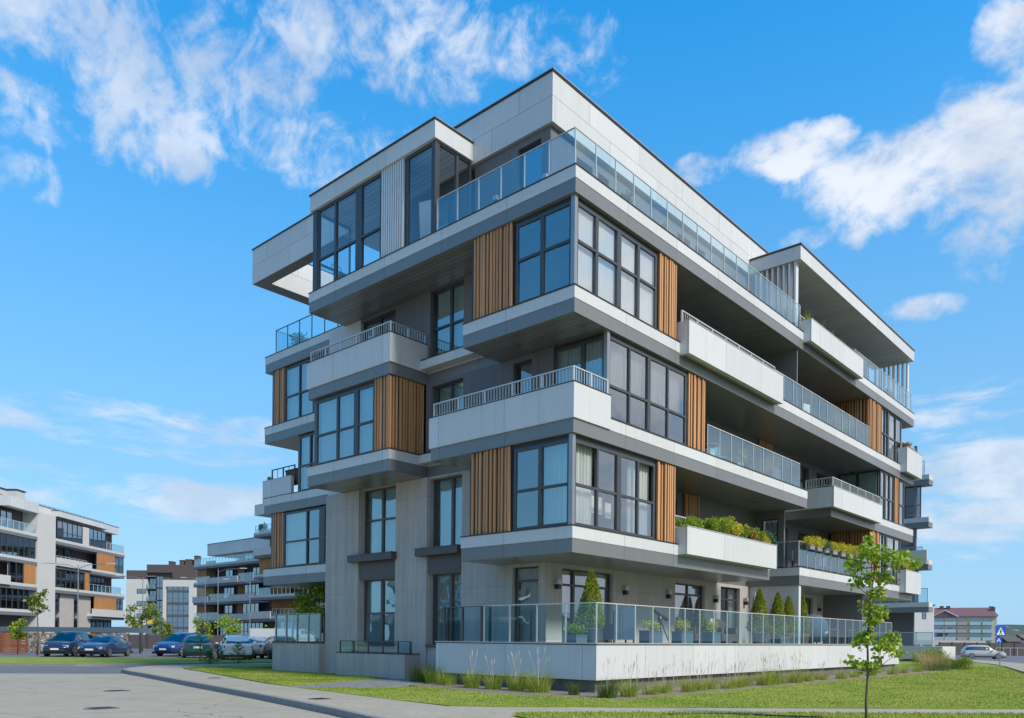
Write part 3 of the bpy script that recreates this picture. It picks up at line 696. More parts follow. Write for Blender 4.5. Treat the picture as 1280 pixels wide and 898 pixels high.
# left bay of the roof storey
s = part('roof_fascia', 'white', lambda m: m.box(0, 1.8, 5.54, 12.3, 17.06, 17.62)); part('flashing', 'cap', lambda m: m.box(-.03, 1.68, 5.51, 12.33, 17.62, 17.67), s)
part('flashing', 'cap_lite', lambda m: m.box(-.035, 1.675, 5.505, 12.335, 17.67, 17.685), s); part('soffit', 'soffit_lt', lambda m: m.box(.03, 1.69, 5.57, 12.27, 17.05, 17.057), s)
window('x', .1, 8.25, 11.95, 14.07, 17.05, [(9.5, .34), (10.85, .09)], [15.2], 0, None, fw=.1, dep=.09, glass='glass_clear')
window('x', .1, 5.7, 7.0, 14.07, 17.05, [], [], 0, None, fw=.1, dep=.09, glass='glass_clear')
window('y', 5.62, .2, 1.7, 14.07, 17.05, [(1.05, .09)], [], 0, None, fw=.08, dep=.08, glass='glass_clear')
window('y', 12.1, .2, 1.7, 14.07, 17.05, [(1.0, .07)], [15.2], 0, None, fw=.06, dep=.06, glass='glass_clear')
part('corner_post', 'frame', lambda m: (m.box(.07, .2, 5.6, 5.72, 14.07, 17.05), m.box(.07, .17, 11.94, 12.2, 14.07, 17.05)))
s = part('slat_screen', 'white_fin', lambda m: [m.box(.06, .15 , 7.12 + .115 * k, 7.19 + .115 * k, 14.09, 17.04) for k in range(10)]); part('backing', 'frame', lambda m: m.box(.16, .26, 7.02, 8.25, 14.075, 17.045), s)
part('wall', 'darkwall', lambda m: (wall(m, 'x', 1.81, 5.8, 9.4, 14.07, 16.95, [(6.2, 7.6, 14.07, 16.5)], .2)))
part('wall', 'white', lambda m: m.box(2.02, 5.2, 9.2, 9.4, 14.07, 16.95))
window('x', 1.81, 6.2, 7.6, 14.07, 16.5, [(6.9, .07)], [], .1, 'sides')
# canopy
s = part('canopy_roof', 'white', lambda m: m.box(14.97, 30.75, 0, 2.19, 16.94, 17.5)); part('flashing', 'cap', lambda m: m.box(14.94, 30.78, -.03, 2.19, 17.5, 17.56), s)
part('flashing', 'cap_lite', lambda m: m.box(14.93, 30.79, -.035, 2.19, 17.56, 17.58), s); part('soffit', 'soffit_lt', lambda m: m.box(15.0, 30.72, .03, 2.18, 16.93, 16.937), s)
s = part('fin_screen', 'white_fin', lambda m: [m.box(15.04, 15.30, .22 + .24 * k, .30 + .24 * k, 14.07, 16.93) for k in range(8)])
s = part('fin_screen', 'white_fin', lambda m: [m.box(30.34, 30.60, .22 + .24 * k, .30 + .24 * k, 14.07, 16.93) for k in range(8)])
# vents and shafts on the roof
# ---- ground terrace
tp = [(.1, -.75), (25.9, -.75), (25.9, 2.2), (1.6, 2.2), (1.6, 5.38), (.1, 5.38)]
part('terrace_plinth', 'plinth', lambda m: m.prism(offset(tp, -.14), -.2, .36))
s = part('terrace_wall', 'white', lambda m: m.prism(tp, .34, 1.26)); part('coping', 'cap_lite', lambda m: m.prism(offset(tp, .03), 1.285, 1.32), s)
part('flashing', 'cap', lambda m: m.prism(offset(tp, .008), 1.26, 1.285), s)
glass_rail([(.14, 3.35), (.14, -.71), (24.8, -.71)], 1.32, 2.36, .93, 'rail', top=.01, pw=.016, gmat='glass_ter')
glass_rail([(.3, 5.05), (.14, 5.05), (.14, 3.45), (.5, 3.45)], 1.32, 2.34, .8, 'frame_br', pw=.03, top=.03, gmat='glass_ter')
# low concrete wall with glass at the left, and the shallow box under the window
part('terrace_wall', 'concrete', lambda m: m.box(1.25, 7.4, 13.32, 16.6, 0, 1.16)); part('coping', 'cap', lambda m: m.box(1.22, 7.4, 13.31, 16.63, 1.16, 1.2))
glass_rail([(1.35, 13.36), (1.35, 16.5), (4.5, 16.5)], 1.2, 2.32, .8, 'steel', pw=.03, top=.03)
part('planter_box', 'concrete', lambda m: m.box(.86, 1.6, 7.75, 11.6, 0, .84)); part('coping', 'cap', lambda m: m.box(.84, 1.6, 7.73, 11.62, .84, .87))
glass_rail([(1.5, 11.5), (.95, 11.5), (.95, 8.2), (1.5, 8.2)], .87, 1.26, .8, 'frame_br', pw=.022, top=.014)
# wall lamps
def wall_lamp(x, y, z, axis):
    l = part('wall_lamp', 'black', lambda m: m.box(x - .07, x + .07, y - .16, y - .02, z - .05, z + .09) if axis == 'y' else m.box(x - .16, x - .02, y - .07, y + .07, z - .05, z + .09))
    part('lamp_cap', 'cap_lite', lambda m: m.box(x - .08, x + .08, y - .17, y - .01, z + .09, z + .24) if axis == 'y' else m.box(x - .17, x - .01, y - .08, y + .08, z + .09, z + .24), l)
for x in (2.05, 5.72, 8.51, 12.1): wall_lamp(x, 2.2, 2.98, 'y')
for x in (14.75, 22.9): wall_lamp(x, 2.2, 2.98, 'y')
for y, z in ((4.5, 15.3), (2.45, 15.2)): wall_lamp(1.8, y, z, 'x')
# ---- rooms behind the glass
def rooms(m):
    m.box(6.5, 29, 6.0, 6.2, 0, 13.3); m.box(5.2, 5.4, 6.2, 19, 3.7, 13.3); m.box(5.21, 5.4, 6.2, 9.4, 14.07, 16.9)
    for l in (2, 3, 4):
        z0, z1 = W(l) - .03, ZB[l+1] if l < 5 else 16.9
        m.box(1.95, 6.5, 4.9, 5.05, z0, z1 - .01); m.box(6.5, 6.65, 2.5, 6.0, z0, z1 - .01); m.box(14.5, 14.65, 2.5, 6.0, z0, z1 - .01); m.box(2.95, 5.3, 12.4, 12.55, z0, z1 - .01)
    m.box(6.5, 29, 5.2, 5.4, 14.07, 16.9); m.box(1.95, 7, 8.6, 8.7, 0, 3.7); m.box(1.95, 7, 4.9, 5.0, 0, 3.7); m.box(4.8, 5, 5, 13, 0, 3.7)
part('room_walls', 'room', rooms)
part('terrace_floor', 'plinth', lambda m: m.box(1.9, 30.4, 2.5, 6, 1.0, 1.25))
part('end_wall', 'white', lambda m: (m.box(30.3, 30.5, 2.2, 19, .0, 3.72), m.box(12.0, 30.2, 19.0, 19.2, 0, 16.9), m.box(29.6, 29.75, 2.2, 19.0, 3.74, 16.9)))
# ================================================================== GROUND
def CP(d, lat): p = CAM + F_ * d + RT * lat; return (p.x, p.y)
def sheet(name, pts, z, mat, z0=None):
    mb = MB()
    if z0 is None: mb.poly(pts, z)
    else: mb.prism(pts, z0, z, bottom=False)
    return struct(mb.build(name, mat))
def mk_ground(name, stops, s1, s2, rough=.9, bump=.3, bd=.02, extra=None):
    m, nt, out = new_mat(name); v = objco(nt)
    a = noise(nt, v, s1, 6, .65); b = noise(nt, v, s2, 4, .7); c = noise(nt, v, s1 * 7, 3, .6)
    f = math_(nt, 'ADD', math_(nt, 'MULTIPLY', a, .45), math_(nt, 'MULTIPLY', b, .3)); f = math_(nt, 'ADD', f, math_(nt, 'MULTIPLY', c, .25))
    cc = ramp(nt, f, stops)
    if extra: cc = extra(nt, v, cc)
    principled(nt, out, cc, rough, 0, .25, bump=b, bstr=bump, bdist=bd); return m
M['lawn'] = mk_ground('lawn', [(.3, (.09, .13, .015)), (.44, (.17, .23, .025)), (.54, (.24, .29, .04)), (.64, (.38, .33, .11))], .35, 40, bump=.6)
M['soil'] = mk_ground('bare_soil', [(.35, (.15, .12, .09)), (.6, (.26, .22, .17))], 2, 50)
M['gravel'] = mk_ground('gravel', [(.35, (.10, .10, .10)), (.5, (.22, .22, .21)), (.65, (.34, .33, .32))], 3, 45, bump=.8)
def ex_conc(nt, v, cc):
    s = N(nt, 'ShaderNodeSeparateXYZ'); nt.links.new(v, s.inputs[0])
    # cast slabs: joints along and across the carriageway, a few cracks, tyre darkening
    rx = math_(nt, 'ADD', math_(nt, 'MULTIPLY', s.outputs[0], .974), math_(nt, 'MULTIPLY', s.outputs[1], .225))
    ry = math_(nt, 'SUBTRACT', math_(nt, 'MULTIPLY', s.outputs[1], .974), math_(nt, 'MULTIPLY', s.outputs[0], .225))
    def joint(u, per, wd, off): return math_(nt, 'LESS_THAN', math_(nt, 'FRACT', math_(nt, 'DIVIDE', math_(nt, 'ADD', u, off), per)), wd / per)
    wob = math_(nt, 'MULTIPLY', noise(nt, v, .8, 3), .10)
    j = math_(nt, 'MAXIMUM', joint(math_(nt, 'ADD', rx, wob), 3.6, .022, 201.4), joint(math_(nt, 'ADD', ry, wob), 6.0, .018, 200.))
    vo = N(nt, 'ShaderNodeTexVoronoi', feature='DISTANCE_TO_EDGE'); vo.inputs['Scale'].default_value = .16
    mp = N(nt, 'ShaderNodeVectorMath', operation='ADD'); nz = N(nt, 'ShaderNodeTexNoise'); nz.inputs['Scale'].default_value = .7; nz.inputs['Detail'].default_value = 6
    nt.links.new(v, nz.inputs['Vector']); nt.links.new(v, mp.inputs[0]); nt.links.new(nz.outputs['Color'], mp.inputs[1]); nt.links.new(mp.outputs[0], vo.inputs['Vector'])
    cr = math_(nt, 'LESS_THAN', vo.outputs['Distance'], .0016)
    d = math_(nt, 'MAXIMUM', j, math_(nt, 'MULTIPLY', cr, .7))
    cc = mixc(nt, math_(nt, 'MULTIPLY', d, .75), cc, (.05, .047, .045))
    st = smooth(nt, noise(nt, v, .5, 5, .65), .5, .72)
    return mixc(nt, math_(nt, 'MULTIPLY', st, .38), cc, (.14, .132, .12))
M['road'] = mk_ground('concrete_road', [(.3, (.27, .235, .175)), (.5, (.36, .315, .24)), (.7, (.45, .395, .305))], .5, 60, .8, .15, .004, ex_conc)
M['asphalt'] = mk_ground('asphalt', [(.3, (.10, .102, .108)), (.5, (.145, .147, .155)), (.7, (.19, .19, .195))], .6, 70, .85, .2, .004)
def ex_pave(nt, v, cc):
    mpn = N(nt, 'ShaderNodeMapping'); mpn.inputs['Rotation'].default_value = (0, 0, R_(13)); nt.links.new(v, mpn.inputs[0])
    br = N(nt, 'ShaderNodeTexBrick'); br.inputs['Scale'].default_value = 5.0; br.inputs['Mortar Size'].default_value = .012; br.inputs['Color1'].default_value = (1, 1, 1, 1); br.inputs['Color2'].default_value = (.86, .86, .86, 1); br.inputs['Mortar'].default_value = (.55, .55, .55, 1)
    nt.links.new(mpn.outputs[0], br.inputs['Vector']); return mixc(nt, 1., cc, br.outputs['Color'], 'MULTIPLY')
M['paving'] = mk_ground('paving', [(.3, (.31, .27, .205)), (.5, (.40, .355, .275)), (.7, (.49, .44, .345))], .7, 50, .85, .2, .004, ex_pave)
M['kerb'] = simple('kerb_stone', (.21, .205, .20), .85, 0, .3, 9)
M['land'] = mk_ground('far_land', [(.35, (.10, .12, .04)), (.5, (.17, .17, .07)), (.65, (.25, .23, .13))], .02, .3)

sheet('ground', [(-6000, -6000), (6000, -6000), (6000, 6000), (-6000, 6000)], -.95, 'land')
kerb = [(-12.5,-22), (-9.6,-10), (-8.6,-5), (-7.9,-1.7), (-7.42,0), (-6.44,4.35), (-5.2,10.5), (-3.9,16.6), (-3.55,18.6), (-3.05,20.6), (-2.1,22.4), (-.6,24.0), (1.6,25.1), (8,25.2), (30,25.4)]
inner = [(30,23.9), (6.5,23.6), (2.0,23.2), (-.2,21.6), (-.88,20.1), (-1.6,17.2), (-3.99,8.41), (-4.64,4.33), (-5.24,.77), (-5.46,-1.01)]
pathN = [(-4.86,-1.81), (-3.69,-2.98), (-1.58,-5.13), (3.14,-9.78), (9.0,-15.6)]
pathS = [(8.4,-16.2), (1.88,-9.98), (-2.52,-5.62), (-4.57,-3.65), (-5.5,-2.85), (-6.1,-3.3), (-6.9,-5.3), (-7.9,-10), (-10.4,-22)]
sheet('pavement', kerb + inner + pathN + pathS, 0.0, 'paving', -.3)
def strip(name, line, wd, z0, z1, mat):
    mb = MB()
    for (a, b) in zip(line, line[1:]):
        d = (Vector(b) - Vector(a)).normalized(); n = Vector((-d.y, d.x)) * wd
        q = [a, b, (b[0] + n.x, b[1] + n.y), (a[0] + n.x, a[1] + n.y)]
        mb.prism(q, z0, z1)
    return struct(mb.build(name, mat))
strip('kerb', kerb, .15, -.3, .012, 'kerb')
# carriageway in front, darker asphalt cross street beyond
sheet('road', [(-60,-60), (-3,-60), (-3,19), (8,26.2), (-8,40), (-60,90)], -.125, 'road')
sheet('side_street', [(-7.0,22.6), (-2.97,19.2), (2,24), (60,24.6), (60,27.2), (2.1,27.0), (-2.15,28.4), (-4.69,31.2), (-60,85.0), (-62,72)], -.121, 'asphalt')
strip('kerb_far', [(-60,85.2), (-4.6,31.4), (-2.1,28.6), (2.1,27.2), (60,27.4)], .15, -.3, 0., 'kerb')
sheet('verge', [(-60,85.4), (-4.5,31.6), (-2.0,28.8), (2.2,27.4), (60,27.6), (60,34.5), (13,35.2), (4.8,39.1), (-1,44.2), (-50,95)], -.01, 'lawn', -.4)
sheet('parking_area', [(-50,95), (-1,44.2), (4.8,39.1), (13,35.2), (60,34.4), (90,140), (0,140)], -.05, 'asphalt', -.4)
sheet('lawn', [(30,23.8), (6.5,23.5), (2.0,23.1), (-.1,21.5), (-.78,20.1), (-1.5,17.2), (-3.89,8.41), (-4.3,6.6), (-1.56,7.85), (.9,8.6), (1.6,8.4), (2,20), (30,20)], .012, 'lawn', -.3)
sheet('gravel_path', [(-4.3,6.6), (-4.45,5.9), (-2.33,4.5), (-1.3,5.0), (-.2,5.6), (.4,5.5), (1.6,5.5), (1.6,8.4), (.9,8.6), (-1.56,7.85)], .004, 'gravel', -.3)
sheet('lawn', [(-4.45,5.9), (-4.64,4.33), (-5.24,.77), (-5.40,-1.0), (-4.8,-1.72), (-3.62,-2.9), (-1.5,-5.05), (3.2,-9.7), (9.1,-15.5), (24.2,-6.4), (31,-4.9), (40,-2.6), (46,-.6), (52,2.6), (60,9), (31.5,9), (31.5,-2.0), (24,-2.6), (-1.2,-2.6), (-2.1,1.0), (-1.45,4.2), (-2.33,4.5)], .012, 'lawn', -.9)
sheet('planting_bed', [(-1.2,-2.6), (24,-2.6), (31.5,-2.0), (31.5,3), (1.6,3), (1.6,5.5), (.4,5.5), (-1.3,5.0), (-1.45,4.2), (-2.1,1.0)], .006, 'soil', -.3)
sheet('lawn', [(1.9,-10.05), (-2.5,-5.7), (-4.55,-3.75), (-5.5,-2.95), (-6.0,-3.35), (-6.8,-5.4), (-7.8,-10), (-9,-16), (0,-30), (14,-22), (8.3,-16.3)], .012, 'lawn', -.3)
# right hand road, falling gently away
mb = MB(); rows = [(14, -.12), (45, -.12), (70, -.3), (100, -.5), (420, -.62)]
for (d0, z0), (d1, z1) in zip(rows, rows[1:]):
    a, b, c, d = CP(d0, 12), CP(d0, 330), CP(d1, 330), CP(d1, 12); mb.quad((*a, z0), (*b, z0), (*c, z1), (*d, z1))
struct(mb.build('road', 'asphalt'))
mb = MB(); pl = [((20,-9.4), (21.6,-12.2)), ((31,-5.2), (31.6,-7.6)), ((40,-2.9), (41,-5.0)), ((46.5,-.9), (48,-3.0)), ((54,2.6), (56.4,.8)), ((66,9.2), (68,7.0))]
for (a, b), (c, d) in zip(pl, pl[1:]):
    mb.prism([a, b, d, c], -.9, -.0)
struct(mb.build('footway', 'paving'))
# manhole covers, hose, blue litter
def manhole(x, y, z, r, lab):
    mb = MB(); mb.lathe([(r, z - .05), (r, z + .008)], x, y, 20); o = mb.build('manhole_cover', 'kerb'); tag(o, lab, 'manhole cover'); 
    m2 = MB(); 
    for k in range(-3, 4): m2.box(x - r * .7, x + r * .7, y + k * r * .2 - .012, y + k * r * .2 + .012, z + .009, z + .014)
    m2.build('cover_ribs', 'cap', o)
M['iron'] = simple('cast_iron', (.05, .048, .046), .6, .4, .3, 20)
for px, d, z, lab in ((-10.2, 4.4, -.12, 'round dark manhole cover in the middle of the concrete carriageway'), (-7.8, 9.6, -.12, 'round manhole cover in the carriageway, further off near the kerb')):
    manhole(px, d, z, .34, lab)
manhole(-6.3, 2.3, .0, .26, 'round manhole cover set in the paved footpath'); manhole(-3.6, 12.2, .0, .24, 'small round cover in the paved footpath near its bend')
mb = MB(); pts = []
for k in range(40):
    t = k / 39; c = Vector(CP(14.9 + .22 * math.sin(t * 5), 2.9 + 2.8 * t)); pts.append((c.x, c.y, .03))
tag(mb.tube(pts, .014, 6) or mb.build('garden_hose', 'black', smooth=True), 'thin dark garden hose lying on the edge of the narrow path', 'hose')

# ---- grass blades on the nearer lawns (past counting)
def inside(p, poly):
    x, y = p; c = False
    for i in range(len(poly)):
        (x1, y1), (x2, y2) = poly[i-1], poly[i]
        if (y1 > y) != (y2 > y) and x < (x2 - x1) * (y - y1) / (y2 - y1) + x1: c = not c
    return c
def turf(poly, n, hmin, hmax, r, dmax=26):
    mb = MB(); xs = [p[0] for p in poly]; ys = [p[1] for p in poly]; k = 0; tries = 0
    while k < n and tries < n * 40:
        tries += 1
        p = (r.uniform(min(xs), max(xs)), r.uniform(min(ys), max(ys)))
        v = Vector((p[0], p[1], 0)) - CAM; d = v.dot(F_)
        if d < 8 or d > dmax or r.random() > (11 / d) ** 1.2: continue
        if not inside(p, poly): continue
        k += 1; h = r.uniform(hmin, hmax); a = r.random() * 6.28; w_ = .006 + .005 * r.random() + .0006 * (d - 8); lx, ly = r.gauss(0, .4) * h, r.gauss(0, .4) * h
        i = len(mb.v); mb.v += [(p[0] - w_ * math.cos(a), p[1] - w_ * math.sin(a), .0), (p[0] + w_ * math.cos(a), p[1] + w_ * math.sin(a), .0), (p[0] + lx, p[1] + ly, h)]; mb.f.append((i, i+1, i+2))
    return mb
r = random.Random(3)
la = [(-4.45,5.9), (-4.62,4.33), (-5.2,.77), (-5.38,-1.0), (-4.78,-1.74), (-3.6,-2.92), (-1.5,-5.05), (3.2,-9.7), (6,-12), (24,-6.6), (44,-1.6), (48,1.5), (32,1.5), (32,-2.4), (24,-2.7), (-1.2,-2.6), (-2.1,1.0), (-1.45,4.2), (-2.33,4.5)]
lb = [(1.9,-10.05), (-2.5,-5.66), (-4.55,-3.72), (-5.5,-2.93), (-6.0,-3.35), (-6.8,-5.4), (-7,-7), (0,-12)]
lc = [(6,20), (-.1,21.4), (-.76,20.1), (-1.48,17.2), (-3.87,8.41), (-4.28,6.6), (-1.56,7.85), (.9,8.6), (1.3,12), (1.5,20)]
tag(turf(la, 75000, .015, .05, r, 48).build('grass', 'turf'), 'short green lawn grass in front of the terrace wall', 'grass', kind='stuff')
tag(turf(lb, 26000, .02, .06, r).build('grass', 'turf'), 'short yellowish lawn grass in the nearest corner by the path', 'grass', kind='stuff')
tag(turf(lc, 30000, .02, .05, r, 40).build('grass', 'turf'), 'short lawn grass between the kerb path and the low concrete wall', 'grass', kind='stuff')
# ================================================================== PLANTS
def tuft(name, label, x, y, h, n, rad, mat='blade', plumes=0, group='ornamental grass tufts along the foot of the terrace wall', r=rng):
    mb = MB()
    for k in range(n):
        a = r.random() * 6.28; q = rad * math.sqrt(r.random()) * .55
        mb.blade((q * math.cos(a), q * math.sin(a), 0), h * r.uniform(.55, 1.1), .011, r.uniform(.15, .75), a + r.gauss(0, .5), .5, 3)
    g = mb.build(name, mat); g.location = (x, y, 0); tag(g, label, 'ornamental grass', group)
    if plumes:
        pm = MB()
        for k in range(plumes):
            a = r.random() * 6.28; ln = r.uniform(.05, .3); hh = h * r.uniform(1.15, 1.6)
            tip = Vector((math.cos(a) * ln * hh, math.sin(a) * ln * hh, hh)); b = Vector((tip.x * .2, tip.y * .2, 0)); mid = Vector((tip.x * .45, tip.y * .45, hh * .6))
            pm.tube([b, mid, tip], .0022, 3, False)
            d = (tip - mid).normalized(); pm.tube([tip - d * .02, tip + d * .05, tip + d * .11, tip + d * .17], [.002, .008, .006, .001], 5)
        pm.build('seed_heads', 'plume', g)
    return g
tl = 'the left hand end of the terrace wall'
TUFTS = [ # x, y, height, blades, radius, material, plumes, label
 (.30, 6.2, .66, 500, .75, 'blade_dk', 2, 'largest dark green grass clump, left end of the terrace wall beside the vent'),
 (.10, 5.35, .68, 420, .6, 'blade', 2, 'tall grass clump right beside the largest dark one, under the terrace wall corner'),
 (-.35, 4.4, .50, 260, .5, 'blade', 0, 'low pale grass clump just right of the two tall clumps at the wall end'),
 (-.75, 2.95, .62, 300, .42, 'blade', 5, 'grass tuft before the blue shaded wall, first of the four with seed heads'),
 (-.72, 2.15, .56, 300, .42, 'blade', 5, 'grass tuft before the blue shaded wall, second of the four with seed heads'),
 (-.62, 1.35, .60, 320, .45, 'blade', 8, 'grass tuft before the blue shaded wall, third of the four with seed heads'),
 (-.72, .50, .66, 400, .55, 'blade', 8, 'bushiest grass tuft before the blue shaded wall, nearest its corner'),
 (-.80, -.72, .40, 150, .26, 'blade_dk', 0, 'smallest grass tuft, alone just left of the terrace wall corner'),
 (-.95, -1.85, .55, 320, .42, 'blade_dk', 6, 'dark grass tuft right below the terrace wall corner'),
 (-.25, -2.0, .52, 280, .38, 'blade', 8, 'yellow green tuft, first to the right of the dark corner tuft')]
for k, x in enumerate([.85, 1.65, 2.6, 3.4, 4.2, 4.9, 5.7, 6.5, 7.4, 8.2, 9.0, 9.8, 11.2, 12.7, 14.2, 16, 18.2, 20.4, 22.5, 25]):
    words = ['second', 'third', 'fourth', 'fifth', 'sixth', 'seventh', 'eighth', 'ninth', 'tenth', 'eleventh', 'twelfth', 'thirteenth', 'fourteenth', 'fifteenth', 'sixteenth', 'seventeenth', 'eighteenth', 'nineteenth', 'twentieth', 'last'][k]
    big = k in (8, 9, 11)
    TUFTS.append((x, -1.95 + .12 * math.sin(k * 2.1), .58 if big else .34 + .16 * ((k * 7) % 5) / 5, 300 if big else 200, .5 if big else .42, 'blade', 5 + (k * 3) % 5 if k < 15 else 0, f'{"taller" if big else "yellow green"} grass tuft, {words} to the right of the dark corner tuft'))
for x, y, h, n, rad, mt_, pl_, lab in TUFTS: tuft('grass_tuft', lab, x, y, h, n, rad, mt_, pl_)
for k, (x, y) in enumerate([(1.4, -1.3), (3.0, -1.3), (4.8, -1.25), (6.1, -1.3), (7.0, -1.3), (8.6, -1.3), (9.6, -1.3), (10.6, -1.3), (12., -1.3)]):
    pm = MB(); rr = random.Random(k)
    for q in range(7):
        a = rr.random() * 6.28; hh = rr.uniform(.45, .95); b = Vector((rr.gauss(0, .2), rr.gauss(0, .08), 0)); tip = b + Vector((rr.gauss(0, .06), rr.gauss(0, .04), hh))
        pm.tube([b, (b + tip) / 2 + Vector((.01, 0, 0)), tip], .0025, 3, False); pm.tube([tip, tip + Vector((.004, 0, .06)), tip + Vector((.01, 0, .13)), tip + Vector((.02, 0, .19))], [.002, .007, .005, .001], 5)
    o = pm.build('feather_grass', 'plume'); o.location = (x, y, 0)
    tag(o, ['dry feather grass stalks, nearest the terrace wall corner'] [0] if k == 0 else f'dry feather grass stalks against the white wall, {["", "second", "third", "fourth", "fifth", "sixth", "seventh", "eighth", "ninth"][k]} bunch from the corner', 'feather grass', 'feather grass against the terrace wall')
# straw coloured reeds and bushes by the far end of the wall
for k, (x, y, h, mt_, lab) in enumerate([(34, -.6, 1.0, 'straw', 'tall straw coloured reed clump at the far end of the lawn, left one'), (36.5, .4, 1.1, 'straw', 'tall straw coloured reed clump at the far end of the lawn, right one'), (27.5, -1.9, .6, 'blade_dk', 'olive grass clump on the lawn beyond the young tree'), (30.5, -2.2, .8, 'blade_dk', 'darker olive grass clump at the lawn edge before the far terrace')]):
    tuft('reed_clump', lab, x, y, h, 420, 1.6, mt_, 0, 'clumps at the far end of the lawn')

def leafball(mb, c, rad, n, size, r, up=.3):
    for k in range(n):
        v = Vector((r.gauss(0, 1), r.gauss(0, 1), r.gauss(0, 1))).normalized() * (r.random() ** .45)
        mb.leaf((c[0] + v.x * rad[0], c[1] + v.y * rad[1], c[2] + v.z * rad[2]), size * r.uniform(.7, 1.3), r, up)
def bush(name, label, cat, x, y, z, rad, n, size, mat, group=None, seed=1, stem=True):
    r = random.Random(seed); mb = MB()
    for k in range(7):
        c = (r.gauss(0, .35) * rad[0], r.gauss(0, .35) * rad[1], rad[2] * r.uniform(.55, 1.3)); leafball(mb, c, [q * r.uniform(.35, .6) for q in rad], n // 7, size, r)
    t = thing(name, label, cat, (x, y, z), 0, group); mb.build('foliage', mat, t)
    if stem:
        s = MB()
        for k in range(5): s.tube([(0, 0, 0), (r.gauss(0, .3) * rad[0], r.gauss(0, .3) * rad[1], rad[2] * 1.2)], [.012, .005], 5)
        s.build('stem', 'bark', t)
    return t
bush('bush', 'dark green rounded bush at the end of the lawn beside the silver car', 'bush', 38.8, .8, -.1, (.95, .95, .75), 2600, .10, 'shrub', 'bushes at the end of the lawn', 2)
bush('bush', 'smaller rounded bush in front of the straw coloured reeds', 'bush', 34.6, -1.6, -.1, (.55, .55, .45), 1500, .08, 'shrub', 'bushes at the end of the lawn', 3)
# pine shrubs at the left, on the verge
def scrub(x, y, lab, h, seed, group='young pines by the side street'):
    r = random.Random(seed); t = thing('young_pine', lab, 'pine', (x, y, 0), 0, group); mb = MB(); s = MB()
    s.tube([(0, 0, 0), (.05, 0, h * .5), (0, .05, h)], [.035, .022, .006], 6)
    for k in range(26):
        z = h * (k + 1) / 27; a = k * 2.4; L = (1 - z / h) * h * .55 + .12
        e = Vector((math.cos(a) * L, math.sin(a) * L, z + L * .35)); s.tube([(0, 0, z), e], [.01, .003], 4)
        for q in range(70):
            u = r.random() ** .6; c = Vector((0, 0, z)).lerp(e, u); d = Vector((r.gauss(0, 1), r.gauss(0, 1), r.gauss(.5, .8))).normalized() * .11
            sd_ = d.cross(Vector((0, 0, 1))).normalized() * .006; i = len(mb.v); mb.v += [tuple(c - sd_), tuple(c + sd_), tuple(c + d)]; mb.f.append((i, i+1, i+2))
    s.build('trunk', 'bark', t); mb.build('crown', 'blade_dk', t)
for px, d, h, lab, sd_ in ((250, 45., 1.75, 'loose dark young pine in front of the white hatchback, left one', 1), (298, 41., 1.05, 'low spreading young pine in front of the white hatchback, right one', 2), (262, 40, .6, 'small seedling pine at the tip of the lawn', 3), (272, 43, .95, 'thin young pine between its two larger neighbours', 5)):
    x, y = CP(d, (px - 640) / 999.3 * d); scrub(x, y, lab, h, sd_)
# the two leafed saplings and trees
def tree(name, label, x, y, trunk, clusters, lsize, nl, mat, rt=.03, group=None, seed=1, limbs=True, z=0):
    r = random.Random(seed); t = thing(name, label, 'tree', (x, y, z), 0, group)
    tb = MB(); n = len(trunk); tb.tube(trunk, [rt * (1 - .75 * k / (n - 1)) for k in range(n)], 8); cb_ = MB()
    for c, rd, dens in clusters:
        b = min((Vector(p) for p in trunk), key=lambda p: (p - Vector((c[0] * .3, c[1] * .3, c[2] - .35 * max(.4, rd)))).length)
        if limbs: m_ = (b + Vector(c)) / 2 + Vector((0, 0, -.04)); tb.tube([b, m_, c], [rt * .4, rt * .25, rt * .1], 5)
        for k in range(int(nl * dens)):
            v = Vector((r.gauss(0, 1), r.gauss(0, 1), r.gauss(0, .85))); v = v.normalized() * (r.random() ** .5) * rd
            cb_.leaf((c[0] + v.x, c[1] + v.y, c[2] + v.z), lsize * r.uniform(.6, 1.25), r, -.1, .8)
    tb.build('trunk', 'bark', t, smooth=True); cb_.build('crown', mat, t); return t
def lat3(dx, z, dy=0.): p = RT * dx + F_ * dy; return (p.x, p.y, z)
tx, ty = CP(13.75, (1084 - 640) / 999.3 * 13.75)
cl = []
rr = random.Random(5)
for px, py, rd, dn in ((1083,690,.20,1.), (1100,697,.24,1.2), (1073,707,.20,1.), (1118,702,.18,.8), (1132,697,.13,.5), (1140,704,.09,.25), (1092,722,.22,1.2), (1110,722,.18,.9), (1077,728,.15,.6), (1098,742,.15,.8), (1090,760,.15,.8), (1104,765,.13,.6), (1094,778,.14,.8), (1088,795,.16,.9), (1100,806,.15,.8), (1116,808,.17,.8), (1128,816,.14,.6), (1078,803,.14,.6), (1120,796,.12,.4), (1108,822,.12,.4), (1086,832,.15,.7), (1074,829,.10,.35), (1098,835,.10,.35), (1064,830,.06,.12), (1066,822,.05,.1), (1087,676,.10,.35), (1106,683,.10,.3)):
    cl.append((lat3((px - 1088) / 72.7, (803.2 - py) / 72.7 + 1.4, rr.gauss(0, .10)), rd * .98, dn))
tree('sapling', 'slender young maple sapling on the near lawn, its leaves hugging the trunk', tx, ty, [(0, 0, -.1), lat3(-.01, .4), lat3(.02, .9), lat3(.0, 1.5), lat3(.06, 2.2), lat3(.12, 2.7), lat3(.06, 3.1)], cl, .085, 100, 'leaf', .026, seed=4)
